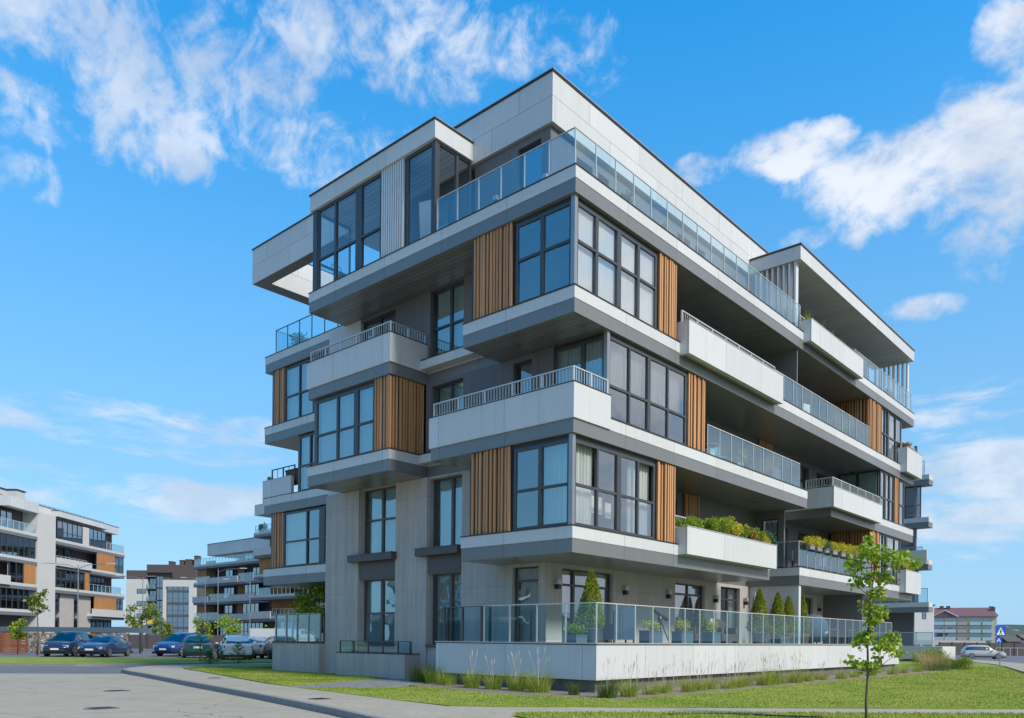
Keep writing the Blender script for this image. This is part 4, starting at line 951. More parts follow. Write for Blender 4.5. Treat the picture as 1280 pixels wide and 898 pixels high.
def round_tree(px, d, h, w_, lab, mat='leaf_far', seed=1, n=2600, ls=.28, trunkf=.35, group='small trees round the parking area'):
    x, y = CP(d, (px - 640) / 999.3 * d); r = random.Random(seed); cl = []
    for k in range(16):
        a = r.random() * 6.28; u = r.random(); q = w_ * .5 * math.sqrt(u) * .8; zz_ = h * (trunkf + (1 - trunkf) * (.15 + .75 * r.random()))
        cl.append(((q * math.cos(a), q * math.sin(a), zz_), w_ * r.uniform(.14, .24), 1))
    tree('tree', lab, x, y, [(0, 0, -.1), (.03, 0, h * .3), (0, .05, h * .6), (.05, 0, h * .9)], cl, ls, n // 16, mat, h * .014, group, seed)
round_tree(178, 72, 4.2, 2.8, 'broad yellow green tree left of the white and dark flats', seed=11, n=1500, ls=.2); round_tree(203, 78, 3.4, 2.0, 'smaller tree touching the broad yellow green one on its right', seed=12, n=900, ls=.2)
round_tree(22, 58, 2.5, 1.2, 'short bright green tree before the fence at far left', 'leaf', 13, 900, .16); round_tree(47, 56, 4.6, 1.4, 'thin sparse tree with a bare trunk near the far left flats', 'leaf_far', 14, 260, .26, .6)
round_tree(285, 80, 3.5, 2.6, 'bright yellow green tree behind the white hatchback', 'leaf', 15, 900, .2); round_tree(398, 36, 4.0, 2.6, 'leafy tree seen past the raised left end of the building', 'leaf', 16, 1800, .16)
round_tree(254, 62, 2.9, 1.5, 'loose olive green tree behind the green car', 'shrub', 17, 500, .17); round_tree(340, 80, 2.0, 3.8, 'low wide shrub tree behind the parked cars at right', 'shrub', 19, 900, .2)
# unseen trees to the south, added so the windows have something to reflect
for k, (x, y, h, w_) in enumerate(((6, -44, 10, 7), (17, -48, 12, 8), (27, -42, 9, 7), (38, -50, 13, 9), (52, -46, 11, 8), (-6, -52, 12, 8))):
    r = random.Random(k + 90); cl = [((r.gauss(0, .28) * w_, r.gauss(0, .28) * w_, h * r.uniform(.35, .95)), w_ * .2, 1) for q in range(16)]
    tree('tree', f'tall broad tree south of the building, {["first", "second", "third", "fourth", "fifth", "last"][k]} of the unseen row added for the window reflections', x, y, [(0, 0, 0), (.1, 0, h * .4), (0, .1, h * .8)], cl, .55, 90, 'leaf_far', .2, 'trees south of the building', k + 50)

# ---- conical thujas in pots on the terrace
def thuja(x, y, h, w_, lab, seed, pot='pot_grey', z=1.25):
    r = random.Random(seed); t = thing('potted_thuja', lab, 'potted conifer', (x, y, z), 0, 'potted conifers on the terrace')
    p = MB(); p.lathe([(.17, 0), (.23, .05), (.27, .42), (.30, .44), (.30, .48), (.24, .48), (.24, .44)], 0, 0, 18); p.build('pot', pot, t, True)
    tk = MB(); tk.tube([(0, 0, .4), (0, 0, .4 + h * .5)], .025, 6); tk.build('trunk', 'bark', t)
    mb = MB()
    for k in range(int(3400 * h)):
        u = r.random() ** .9; z_ = .46 + u * h; R = w_ * .5 * ((1 - u) ** .75) * (1 if u > .08 else .75 + 3 * u) * (.75 + .35 * r.random() ** .5) ; a = r.random() * 6.28; R *= 1 + .14 * math.sin(3 * a + 6 * u) + .08 * math.sin(7 * a - 11 * u)
        mb.leaf((R * math.cos(a), R * math.sin(a), z_), .065 * r.uniform(.7, 1.3), r, 1.6, .5)
    mb.build('foliage', 'thuja', t)
M['pot_grey'] = simple('grey_pot', (.14, .15, .17), .5); M['pot_terra'] = simple('terracotta_pot', (.34, .17, .11), .7)
thuja(1.35, .35, 1.62, .80, 'tallest yellow green thuja, standing alone by the wide left terrace door', 1); thuja(12.1, .3, 1.65, .82, 'browner thuja, leftmost of the four before the white partition wall', 2)
thuja(13.75, .3, 1.6, .80, 'green thuja, second of the four before the white partition wall', 3, 'pot_terra'); thuja(14.8, .3, 1.5, .70, 'green thuja, third of the four before the white partition wall', 4, 'pot_terra'); thuja(15.75, .1, 1.55, .62, 'narrowest thuja, at the free end of the white partition wall', 5, 'pot_terra')
thuja(9.3, 1.2, .62, .5, 'smallest dark thuja, in front of the third ground floor door', 6)
# ---- planter troughs on the terrace
M['pl_blue'] = simple('slate_trough', (.12, .15, .19), .5)
def trough(x, y, lab, mat='flower', w_=.75, z=1.25, seed=1, hh=.42):
    t = thing('planter', lab, 'planter', (x, y, z), 0, 'low slate planters on the terrace'); m_ = MB(); m_.box(-w_/2, w_/2, -.18, .18, 0, hh); m_.box(-w_/2 - .015, w_/2 + .015, -.195, .195, hh, hh + .03); m_.build('trough', 'pl_blue', t)
    r = random.Random(seed); b = MB(); 
    for k in range(8): leafball(b, (r.uniform(-.4, .4) * w_, r.gauss(0, .05), hh + r.uniform(.1, .3)), (.12, .12, .14), 60, .07, r)
    b.build('flowers', mat, t)
trough(.62, .3, 'small low planter with one green tuft at the left terrace corner', 'shrub', .5, seed=1, hh=.25); trough(4.1, .1, 'slate planter of yellow grasses, left of the black telescope', seed=2)
trough(6.0, .1, 'slate planter of yellow grasses, right of the black telescope', seed=3, mat='flower'); trough(7.95, .1, 'slate planter of yellow leaves between the two rattan chairs', seed=4, w_=.6); trough(12.6, -.35, 'shallow empty looking planter before the first thuja of the four', 'shrub', .9, seed=5, hh=.3)
# ---- terrace furniture
M['rattan'] = simple('brown_rattan', (.13, .075, .05), .7, 0, .4, 40, bump=.5); M['fab_blue'] = simple('slate_fabric', (.07, .10, .15), .9); M['fab_white'] = simple('white_throw', (.6, .58, .55), .9)
def armchair(x, y, rot, lab, mat, hb=.95):
    t = thing('armchair', lab, 'armchair', (x, y, 1.25), rot, None)
    a = MB(); a.box(-.32, .32, -.3, .3, .16, .40); a.build('seat', mat, t)
    b = MB(); n = 8
    for k in range(n): 
        u = k / (n - 1) * 2 - 1; b.box(-.34 + .68 * k / n, -.34 + .68 * (k + 1) / n, .26 + .06 * (1 - u * u), .36 + .06 * (1 - u * u), .16, hb - .1 * u * u)
    b.build('backrest', mat, t)
    for s_ in (-1, 1):
        c = MB(); c.box(s_ * .34 - .04, s_ * .34 + .04, -.3, .3, .16, .62); c.build('armrest', mat, t)
        for q in (-.25, .3): d = MB(); d.box(s_ * .32 - .02, s_ * .32 + .02, q - .02, q + .02, 0, .16); d.build('leg', 'black', t)
armchair(3.0, .5, 2.6, 'slate blue high backed armchair behind the left terrace glass', 'fab_blue', 1.12); armchair(7.1, .5, .3, 'brown rattan armchair left of the small yellow planter', 'rattan'); armchair(9.6, .5, -.3, 'brown rattan armchair right of the small yellow planter', 'rattan')
t = tag(MB().build('throw', 'fab_white'), 'white throw hanging over the right rattan armchair', 'blanket'); mb = MB()
for k in range(10): mb.box(9.15 + .03 * k, 9.18 + .03 * k, .78 - .01 * (k % 2), .81, 1.72, 2.2)
t.data = mb.build('tmp', 'fab_white').data; bpy.data.objects.remove(bpy.data.objects['tmp'])
t = thing('telescope', 'black telescope on a splayed tripod between two planters', 'telescope', (5.1, .4, 1.25)); m_ = MB()
m_.tube([(-.34, 0, 1.08), (0, 0, .95), (.40, 0, .84)], [.06, .06, .075], 10); m_.build('tube', 'black', t)
m_ = MB(); m_.lathe([(.05, .78), (.08, .84), (.05, .92)], 0, 0, 10); m_.build('mount', 'black', t)
for k in range(3): a = k * 2.09 + .4; m_ = MB(); m_.tube([(0, 0, .84), (.42 * math.cos(a), .42 * math.sin(a), 0)], .018, 6); m_.build('leg', 'black', t)
t = thing('parasol', 'closed grey lilac parasol between the first two thujas', 'parasol', (13.0, .9, 1.25)); m_ = MB(); m_.tube([(0, 0, 0), (0, 0, 2.1)], .02, 8); m_.build('pole', 'rail', t)
m_ = MB(); m_.lathe([(.10, .75), (.16, .9), (.12, 1.4), (.07, 1.9), (.02, 2.05)], 0, 0, 10); M['lilac'] = simple('lilac_canvas', (.32, .32, .42), .9); m_.build('canopy', 'lilac', t)
t = thing('egg_chair', 'round hooded blue lounge chair beyond the white partition wall', 'lounge chair', (17.9, .5, 1.25)); m_ = MB()
m_.lathe([(.30, .12), (.55, .3), (.66, .7), (.60, 1.05), (.35, 1.3), (.05, 1.36)], 0, 0, 18); m_.build('shell', 'fab_blue', t, True); m_ = MB(); m_.lathe([(.32, 0), (.32, .03), (.05, .05), (.05, .14)], 0, 0, 14); m_.build('base', 'black', t); m_ = MB(); m_.lathe([(.05, .5), (.38, .52), (.40, .62), (.05, .64)], 0, -.25, 14); m_.build('cushion', 'fab_white', t)
for k, x in enumerate((19.6, 21.8)):
    t = thing('glass_table', ['dark framed terrace table, nearer the round lounge chair', 'dark framed terrace table, nearer the far terrace window'][k], 'table', (x, .5, 1.25)); m_ = MB(); m_.box(-.5, .5, -.35, .35, .70, .74); m_.build('tabletop', 'fab_blue', t)
    for sx_ in (-.45, .45):
        for sy_ in (-.3, .3): m_ = MB(); m_.box(sx_ - .025, sx_ + .025, sy_ - .025, sy_ + .025, 0, .7); m_.build('leg', 'black', t)
# ---- green on the balconies
shr = [(5.9,'shrub',.26,'low clipped edge of green at the left end of the planted parapet'), (6.6,'shrub',.30,'pale green shrub beside the left end of the planted parapet'), (7.6,'shrub',.42,'bright green shrub, tallest near the left of the planted parapet'), (8.35,'shrub',.40,'green shrub with long shoots left of centre in the planted parapet'), (9.2,'flower',.50,'yellow leafed shrub at the middle of the planted parapet'), (9.9,'shrub',.36,'green shrub just right of the yellow leafed one'), (10.6,'rust',.38,'rusty leafed shrub in the planted parapet'), (11.0,'shrub',.34,'bright green shrub beside the rusty one'), (11.7,'flower',.28,'yellow green shrub near the right end of the planted parapet'), (12.1,'blue_leaf',.36,'blue green shrub hanging over the right end of the planted parapet')]
for k, (x, mt_, rd, lab) in enumerate(shr): bush('balcony_shrub', lab, 'shrub', x, -.02, 4.95, (rd * 1.4, rd * .7, rd * 1.0), 1100, .075, mt_, 'shrubs in the planted parapet', 20 + k)
m_ = MB(); r = random.Random(8)
for k in range(90): leafball(m_, (5.65 + 6.4 * k / 90, -.1, 5.0 + r.gauss(0, .03)), (.10, .09, .08), 34, .05, r)
tag(m_.build('ground_cover', 'shrub'), 'low green cover spilling along the planted parapet', 'ground cover', kind='stuff')
M['box_grey'] = simple('flower_box', (.22, .22, .24), .6)
bx = [(16.1,'flower'), (16.9,'flower'), (17.7,'blue_leaf'), (18.7,'flower'), (19.7,'flower'), (20.7,'flower'), (21.6,'rust'), (22.5,'shrub'), (23.3,'flower')]
wd_ = ['leftmost flower box on the glass rail, thick with yellow flowers', 'second flower box from the left, yellow flowers trailing', 'third flower box, with a spiky blue green plant', 'fourth flower box from the left, yellow flowers', 'fifth flower box from the left, yellow flowers', 'sixth flower box from the left, yellow flowers', 'seventh flower box, rusty leaves', 'eighth flower box, plain green leaves', 'last flower box on the glass rail at the right end']
for k, (x, mt_) in enumerate(bx):
    t = thing('flower_box', wd_[k], 'flower box', (x, -.06, 5.24), 0, 'flower boxes hung on the glass rail'); m_ = MB(); m_.box(-.26, .26, -.1, .08, 0, .2); m_.box(-.275, .275, -.115, .095, .17, .205); m_.build('box', 'box_grey', t)
    r = random.Random(k + 40); m_ = MB()
    for q in range(7): leafball(m_, (-.36 + .12 * q, r.gauss(-.05, .06), .20 + r.uniform(0, .26)), (.20, .17, .16), 95, .065, r)
    m_.build('flowers', mt_, t)
for k in range(14):
    x = 15.6 + k * .42; r = random.Random(k)
    t = thing('trough_plant', f'{["narrow leafed", "bushy", "spiky", "arching"][k % 4]} green plant, {["first","second","third","fourth","fifth","sixth","seventh","eighth","ninth","tenth","eleventh","twelfth","thirteenth","last"][k]} along the top storey parapet', 'plant', (x, -.05, 14.46), 0, 'plants in the top storey parapet'); m_ = MB()
    for q in range(60): a = r.random() * 6.28; m_.blade((r.gauss(0, .05), r.gauss(0, .05), 0), r.uniform(.22, .6), .022, r.uniform(.2, .7), a, .5, 3)
    m_.build('leaves', 'blade_dk' if k % 3 else 'shrub', t)
bush('balcony_shrub', 'red flowered plant on the far corner balcony of the fourth storey', 'shrub', 28.9, -.15, 11.78, (.5, .25, .2), 500, .07, 'rust', None, 60); bush('balcony_shrub', 'yellow leafed plants on the far corner balcony of the second storey', 'shrub', 29.7, -.15, 5.2, (1.3, .25, .30), 1300, .08, 'flower', None, 61)
bush('potted_plant', 'spiky grey green plant behind the dark framed glass of the left rear terrace', 'plant', 3.1, 17.7, 14.1, (.7, .5, .42), 500, .14, 'blue_leaf', None, 62); bush('balcony_shrub', 'small green plant at the end of the rear balcony parapet', 'shrub', 2.8, 19.3, 8.4, (.3, .4, .12), 300, .07, 'shrub', None, 63)
bush('potted_plant', 'dark leafy plant between the white fins at the far end of the roof canopy', 'plant', 30.1, 1.2, 14.6, (.35, .35, .65), 500, .1, 'blade_dk', None, 64); bush('potted_plant', 'green plant by the left row of white fins under the canopy', 'plant', 15.5, .5, 14.5, (.25, .25, .5), 300, .1, 'rust', None, 65)
# things on the balconies
t = thing('folding_panel', 'pale folded sheet leaning inside the top floor corner window', 'panel', (.55, 6.35, 14.08)); m_ = MB(); m_.prism([(-.02, -.42), (.02, -.42), (.02, .42), (-.02, .42)], .0, 1.35); o = m_.build('board', 'fab_white', t); o.rotation_euler = (.18, -.22, 0)
t = thing('bistro_chair', 'dark wrought metal chair with curled back at the end of the top bay', 'chair', (.55, 11.2, 14.08)); m_ = MB(); m_.lathe([(.2, .44), (.2, .47)], 0, 0, 14); m_.build('seat', 'black', t); m_ = MB()
m_.tube([(-.19, .1, .46), (-.21, .22, .9), (0, .26, 1.0), (.21, .22, .9), (.19, .1, .46)], .013, 6); m_.tube([(.10 * math.cos(a / 3), .23, .72 + .12 * math.sin(a / 3)) for a in range(19)], .01, 6); m_.build('backrest', 'black', t)
for sx_ in (-.16, .16):
    for sy_ in (-.16, .16): m_ = MB(); m_.tube([(sx_ * .8, sy_ * .8, .45), (sx_ * 1.2, sy_ * 1.2, 0)], .012, 6); m_.build('leg', 'black', t)
t = thing('rattan_box', 'brown storage chest on the small rear balcony', 'chest', (3.0, 17.9, 8.2)); m_ = MB(); m_.box(-.1, .3, -.45, .45, 0, .55); m_.build('chest_body', 'rattan', t); m_ = MB(); m_.box(-.12, .32, -.47, .47, .55, .62); m_.build('lid', 'rattan', t)
# ================================================================== CARS
def car_paint(name, c, metal=.3):
    m, nt, out = new_mat(name); p = principled(nt, out, c, .32, metal); p.inputs['Coat Weight'].default_value = .8; p.inputs['Coat Roughness'].default_value = .06; return m
M['tyre'] = simple('tyre_rubber', (.02, .02, .02), .85); M['rim'] = simple('alloy_rim', (.45, .46, .47), .3, .8); M['lamp_glass'] = simple('lamp_lens', (.6, .62, .64), .15, .1); M['tail'] = simple('tail_lens', (.35, .02, .02), .2); M['plate'] = simple('number_plate', (.7, .7, .68), .5)
def car(label, x, y, z, head, paint, kind='suv', group='cars parked beyond the side street'):
    """nose along local +X"""
    t = thing('car', label, 'car', (x, y, z), head, group)
    if kind == 'suv': St = [(-2.3,.50,.82,.84,.76,.72),(-2.22,.30,.98,1.02,.86,.80),(-2.05,.26,1.02,1.30,.90,.66),(-1.85,.26,1.02,1.58,.92,.62),(-1.0,.24,1.0,1.68,.93,.64),(0,.24,.98,1.68,.93,.64),(.45,.24,.98,1.62,.93,.62),(1.0,.24,.99,1.22,.92,.66),(1.25,.24,.99,1.04,.91,.72),(1.9,.26,.90,.95,.88,.76),(2.2,.30,.76,.80,.80,.70),(2.34,.42,.62,.66,.66,.58)]
    elif kind == 'hatch': St = [(-1.98,.45,.85,.90,.76,.66),(-1.9,.28,.92,1.02,.82,.72),(-1.72,.26,.94,1.36,.85,.62),(-1.5,.24,.95,1.47,.86,.60),(-.4,.22,.94,1.52,.87,.60),(.3,.22,.93,1.46,.87,.58),(.95,.22,.93,1.1,.86,.62),(1.15,.22,.93,.98,.86,.68),(1.65,.26,.84,.88,.82,.70),(1.9,.30,.70,.74,.74,.64),(2.0,.42,.6,.62,.62,.54)]
    else: St = [(-2.3,.5,.88,.92,.72,.68),(-2.2,.28,.96,1.0,.82,.76),(-1.6,.24,.97,1.06,.88,.74),(-1.25,.22,.96,1.26,.89,.62),(-.8,.22,.95,1.42,.9,.6),(0,.22,.93,1.45,.9,.6),(.4,.22,.92,1.38,.9,.58),(1.05,.22,.92,1.02,.89,.66),(1.2,.22,.92,.96,.88,.7),(1.9,.26,.80,.84,.84,.72),(2.2,.32,.68,.72,.74,.62),(2.32,.42,.58,.62,.62,.54)]
    mb = MB(); rings = []
    for (sx_, zb, zt, zr, wb, wr) in St:
        i = len(mb.v); half = [(0, zb), (wb * .88, zb), (wb * .99, zb + .14), (wb * 1.0, (zb + zt) / 2), (wb * .97, zt), (wr * 1.03 + (wb - wr) * .0, zt + (zr - zt) * .82), (wr * .86, zr - .01), (0, zr + .02)]
        ring = half + [(-a, b) for a, b in half[-2:0:-1]]; mb.v += [(sx_, a, b) for a, b in ring]; rings.append((i, len(ring)))
    for (a, n), (b, _) in zip(rings, rings[1:]):
        for k in range(n): k2 = (k + 1) % n; mb.f.append((a + k, a + k2, b + k2, b + k))
    mb.f.append(tuple(range(rings[0][0], rings[0][0] + rings[0][1]))); mb.f.append(tuple(reversed(range(rings[-1][0], rings[-1][0] + rings[-1][1]))))
    body = mb.build('body', paint, t, True); body.modifiers.new('b', 'EDGE_SPLIT').split_angle = R_(38)
    cab = [s_ for s_ in St if s_[3] - s_[2] > .2]
    def gp(s_, u, e=.012): # point on the cabin side between belt and roof
        y0, z0_, y1, z1_ = s_[4] * .97, s_[2], s_[5] * 1.03, s_[2] + (s_[3] - s_[2]) * .82; return (s_[0], y0 + (y1 - y0) * u + e, z0_ + (z1_ - z0_) * u)
    for sgn in (1, -1):
        g = MB()
        for a, b in zip(cab, cab[1:]):
            q = [gp(a, .12), gp(b, .12), gp(b, .95), gp(a, .95)]; g.quad(*[(p[0], p[1] * sgn, p[2]) for p in q])
        o = g.build('side_window', 'car_glass', t); pl_ = MB()
        for xx in ([-.95, .1] if kind != 'hatch' else [-.6, .25]): pl_.box(xx - .035, xx + .035, sgn * (St[4][5] + .02), sgn * (St[4][4] + .0), St[4][2] + .05, St[4][3] - .12)
    # screens
    def screen(a, b, nm, e):
        g = MB(); ya, yb = a[5] * .95, b[5] * .9; g.quad((a[0] + e, -ya, a[3] + .035), (a[0] + e, ya, a[3] + .035), (b[0] + e, yb, b[3] + .0), (b[0] + e, -yb, b[3] + .0)); g.build(nm, 'car_glass', t)
    top = max(s_[3] for s_ in St); fr = [s_ for s_ in St if s_[0] > .25]; hi = [s_ for s_ in fr if s_[3] > top - .12][-1]; lo = [s_ for s_ in fr if s_[3] < s_[2] + .14][0]
    screen((lo[0], 0, 0, lo[3] - .0, 0, lo[5] * 1.12), (hi[0], 0, 0, hi[3] - .02, 0, hi[5]), 'windscreen', .035)
    bk = [s_ for s_ in St if s_[0] < -.7]; hi = [s_ for s_ in bk if s_[3] > top - .14][0]; lo = [s_ for s_ in bk if s_[3] < s_[2] + .14][-1]
    screen((lo[0], 0, 0, lo[3] - .0, 0, lo[5] * 1.05), (hi[0], 0, 0, hi[3] - .02, 0, hi[5]), 'rear_window', -.035)
    ends = (St[1][0], St[-2][0]); wr_ = .36 if kind == 'suv' else .32
    for wx in (ends[0] + .82, ends[1] - .78):
        for sgn in (-1, 1):
            g = MB(); yy = sgn * (St[4][4] - .07); n = 20; prof = [(wr_ - .10, -.1), (wr_ - .02, -.1), (wr_, -.06), (wr_, .06), (wr_ - .02, .1), (wr_ - .10, .1)]; rg = []
            for rd, oy in prof:
                i = len(g.v); rg.append(i)
                for q in range(n): a = 6.2832 * q / n; g.v.append((wx + rd * math.cos(a), yy + oy, wr_ + rd * math.sin(a)))
            for a, b in zip(rg, rg[1:]):
                for q in range(n): g.f.append((a + q, a + (q + 1) % n, b + (q + 1) % n, b + q))
            g.f.append(tuple(rg[0] + q for q in range(n))); g.f.append(tuple(rg[-1] + q for q in reversed(range(n))))
            o = g.build('wheel', 'tyre', t, False); g = MB()
            for q in range(5):
                a = 6.2832 * q / 5; c, s2 = math.cos(a), math.sin(a); e = .04; yo = yy + sgn * .105
                g.quad((wx - s2 * e, yo, wr_ + c * e), (wx + s2 * e, yo, wr_ - c * e), (wx + c * (wr_ - .1) + s2 * e * 1.6, yo, wr_ + s2 * (wr_ - .1) - c * e * 1.6), (wx + c * (wr_ - .1) - s2 * e * 1.6, yo, wr_ + s2 * (wr_ - .1) + c * e * 1.6))
            i = len(g.v); 
            for q in range(n): a = 6.2832 * q / n; g.v += [(wx + (wr_ - .1) * math.cos(a), yy + sgn * .103, wr_ + (wr_ - .1) * math.sin(a)), (wx + (wr_ - .07) * math.cos(a), yy + sgn * .104, wr_ + (wr_ - .07) * math.sin(a))]
            for q in range(n): q2 = (q + 1) % n; g.f.append((i + 2*q, i + 2*q + 1, i + 2*q2 + 1, i + 2*q2))
            g.build('rim', 'rim', o)
    f = St[-2]; b = St[1]
    for sgn in (-1, 1):
        g = MB(); y1, y2 = sgn * f[4] * 1.0, sgn * f[4] * .55; g.box(f[0] - .22, f[0] + .045, y2, y1, f[2] - .13, f[2] + .01); g.build('headlight', 'lamp_glass', t)
        g = MB(); g.box(b[0] - .05, b[0] + .12, sgn * b[4] * .68, sgn * b[4] * 1.005, b[2] - .2, b[2] - .02); g.build('tail_light', 'tail', t)
        g = MB(); g.box(.72, .9, sgn * (St[4][4] + .01), sgn * (St[4][4] + .17), St[4][2] + .02, St[4][2] + .14); g.build('wing_mirror', paint, t)
    g = MB(); g.box(f[0] + .02, f[0] + .10, -f[4] * .5, f[4] * .5, f[2] - .18, f[2] - .02); g.box(f[0] - .02, f[0] + .13, -f[4] * .72, f[4] * .72, .34, .44); g.build('grille', 'black', t)
    g = MB(); g.box(f[0] + .10, f[0] + .155, -.26, .26, .46, .57); g.build('number_plate', 'plate', t); g = MB(); g.box(b[0] - .11, b[0] - .03, -.26, .26, .66, .78); g.build('number_plate', 'plate', t)
    g = MB(); g.box(-St[0][0] * -.98, St[-1][0] * .96, -St[4][4] * .985, St[4][4] * .985, .20, .34); g.build('sill', 'black', t)
    return t
P_ = {k: car_paint(k + '_car_paint', c, m_) for k, c, m_ in (('navy', (.03, .045, .09), .4), ('blue', (.02, .05, .13), .3), ('white', (.78, .79, .80), .0), ('green', (.01, .09, .10), .3), ('silver', (.50, .50, .47), .3), ('black', (.02, .022, .03), .2), ('deep', (.02, .06, .20), .3))}
fa = math.atan2(F_.y, F_.x)
def cpos(px, d): return CP(d, (px - 640) / 999.3 * d)
for px, d, h, pt_, kd, lab, z in (
  (88, 54.5, fa + math.pi + R_(6), 'navy', 'suv', 'dark blue sport utility car by the gabion wall, its chrome nose to the road', -.05), (132, 54., fa + math.pi + R_(3), 'blue', 'sedan', 'low dark blue saloon parked just right of the dark blue sport utility car', -.05),
  (229, 58, fa + math.pi - R_(12), 'deep', 'suv', 'bright blue car half hidden behind the green one', -.05), (247, 53, fa + R_(22), 'green', 'hatch', 'teal green hatchback seen from the rear', -.05),
  (293, 50., fa + R_(26), 'white', 'hatch', 'white hatchback seen from the rear behind the young pines', -.05), (316, 53.5, fa + R_(50), 'silver', 'sedan', 'silver saloon just beyond the white hatchback', -.05),
  (348, 52, fa + R_(30), 'black', 'hatch', 'dark car half hidden by the low concrete wall, its red tail light showing', -.05)):
    x, y = cpos(px, d); car(lab, x, y, z, h, P_[pt_], kd)
x, y = cpos(1229, 98); car('silver estate car with roof rails on the right hand road', x, y, -.5, fa - math.pi / 2 + R_(-18), P_['silver'], 'suv', None)
# ================================================================== OTHER BUILDINGS
M['bglass'] = mk_glass('distant_window_glass', (.25, .30, .33), .34, (.85, .92, 1.))
M['bwhite'] = simple('white_render_wall', (.52, .52, .51), .8, 0, .08, .6); M['bconc'] = simple('pale_grey_render', (.40, .38, .36), .8, 0, .10, .8)
M['bbrown'] = simple('brown_render', (.085, .07, .068), .8, 0, .12, .8); M['bdark'] = simple('charcoal_render', (.085, .083, .088), .8, 0, .1, .8)
M['bslab'] = simple('grey_slab_edge', (.16, .17, .185), .6, 0, .08, 1.); M['yellow'] = simple('ochre_boarding', (.40, .24, .06), .7, 0, .15, 2)
def bwin(par, x0, x1, y, z0, z1, n=3, tr=True, cur=True, mat='frame'):
    f = MB(); w_ = .07; f.box(x0, x1, y - .05, y + .05, z0, z0 + w_); f.box(x0, x1, y - .05, y + .05, z1 - w_, z1)
    for k in range(n + 1):
        x = x0 + (x1 - x0 - w_) * k / n; f.box(x, x + w_, y - .06, y + .04, z0 + w_, z1 - w_)
    if tr: f.box(x0 + w_, x1 - w_, y - .045, y + .03, z0 + (z1 - z0) * .4, z0 + (z1 - z0) * .4 + .06)
    o = f.build('window', mat, par); g = MB(); g.quad((x0, y, z0), (x1, y, z0), (x1, y, z1), (x0, y, z1)); g.build('pane', 'bglass', o)
    if cur:
        c = MB(); L = (x1 - x0) / n
        for k in range(n):
            if rng.random() < .6: a = x0 + L * k + L * rng.uniform(0, .4); c.quad((a, y + .18, z0), (a + L * rng.uniform(.3, .6), y + .18, z0), (a + L * .5, y + .18, z1), (a, y + .18, z1))
        if c.v: c.build('curtain', 'curtain', o)
    return o
def brail(par, x0, x1, y, z0, z1, mat='rail', glass=True):
    f = MB(); f.box(x0, x1, y - .03, y + .03, z1 - .05, z1); n = max(1, round((x1 - x0) / 1.1))
    for k in range(n + 1): x = x0 + (x1 - x0) * k / n; f.box(x - .025, x + .025, y - .03, y + .03, z0, z1)
    o = f.build('balcony_railing', mat, par); 
    if glass: g = MB(); g.quad((x0, y + .01, z0), (x1, y + .01, z0), (x1, y + .01, z1 - .05), (x0, y + .01, z1 - .05)); g.build('glass_panel', 'glass_rail', o)
def bbox(par, nm, mat, *b): m_ = MB(); m_.box(*b); return m_.build(nm, mat, par)
def flats(t, spec, zb=lambda l: .53 + 3.2 * (l - 1), wallx=(0, 30), dep=12, back=1.6, wallmat='darkwall', trim='white', slabmat='bslab', wood='wood_far', shift=0.):
    """spec: level -> list of (x0, x1, kind, y) ; kinds: slab par win wood rail wall fin"""
    for l, items in spec.items():
        z = zb(l) + shift; zt = z + 3.2
        for it in items:
            x0, x1, kd = it[:3]; y = it[3] if len(it) > 3 else 0.
            if kd == 'slab': s = bbox(t, 'floor_slab', slabmat, x0, x1, y, back + 1.5, z, z + .38); bbox(s, 'trim_band', trim, x0 - .01, x1 + .01, y - .012, back + 1.4, z + .381, z + .74)
            elif kd == 'par': bbox(t, 'balcony_parapet', trim, x0, x1, y - .25, y - .05, z + .38, z + 1.45)
            elif kd == 'win': bwin(t, x0, x1, y + .12, z + .74, zt, max(1, round((x1 - x0) / 1.2)))
            elif kd == 'wood': m_ = MB(); k = x0; 
            elif kd == 'rail': brail(t, x0, x1, y + .05, z + .74, z + 1.8)
            elif kd == 'wall': bbox(t, 'wall', wallmat, x0, x1, y + .05, y + .3, z + .741, zt)
            elif kd == 'white': bbox(t, 'wall', 'bwhite', x0, x1, y, y + .3, z, zt)
            if kd == 'wood':
                while k < x1 - .1: m_.box(k, min(x1, k + .21), y + .02, y + .14, z + .741, zt); k += .3
                o = m_.build('slat_screen', wood, t); bbox(o, 'backing', 'bbrown', x0, x1, y + .15, y + .25, z + .75, zt)
# --- flats at the far left
p = CAM + F_ * 90 - RT * 60
t = thing('apartment_block', 'white and grey flats at the far left edge with orange timber panels and two chimneys', 'apartment building', (p.x, p.y, 0), TH)
m_ = MB(); m_.box(0, 33.4, 1.9, 13, 0, 16.9); m_.build('wall', 'bdark', t)
m_ = MB(); m_.box(10.9, 14.9, .0, 2.4, 0, 16.95); m_.build('pier', 'bwhite', t)
for a, b, z0, z1 in ((14.9, 15.6, 0, 6.9), (16.9, 20.3, 0, 6.9), (21.6, 24.7, 0, 6.9)): bbox(t, 'wall', 'bconc', a, b, .5, 1.95, z0, z1)
s = bbox(t, 'roof_fascia', 'white', 4.8, 33.4, .9, 13.2, 16.9, 18.0); bbox(s, 'flashing', 'cap', 4.75, 33.45, .85, 13.25, 18.0, 18.06)
s = bbox(t, 'roof_fascia', 'white', 15.4, 28.5, -.1, .89, 17.0, 17.75); bbox(s, 'flashing', 'cap', 15.35, 28.55, -.14, .89, 17.75, 17.8); bbox(t, 'roof_fascia', 'white', 4.8, 11, -.1, .89, 16.7, 17.95)
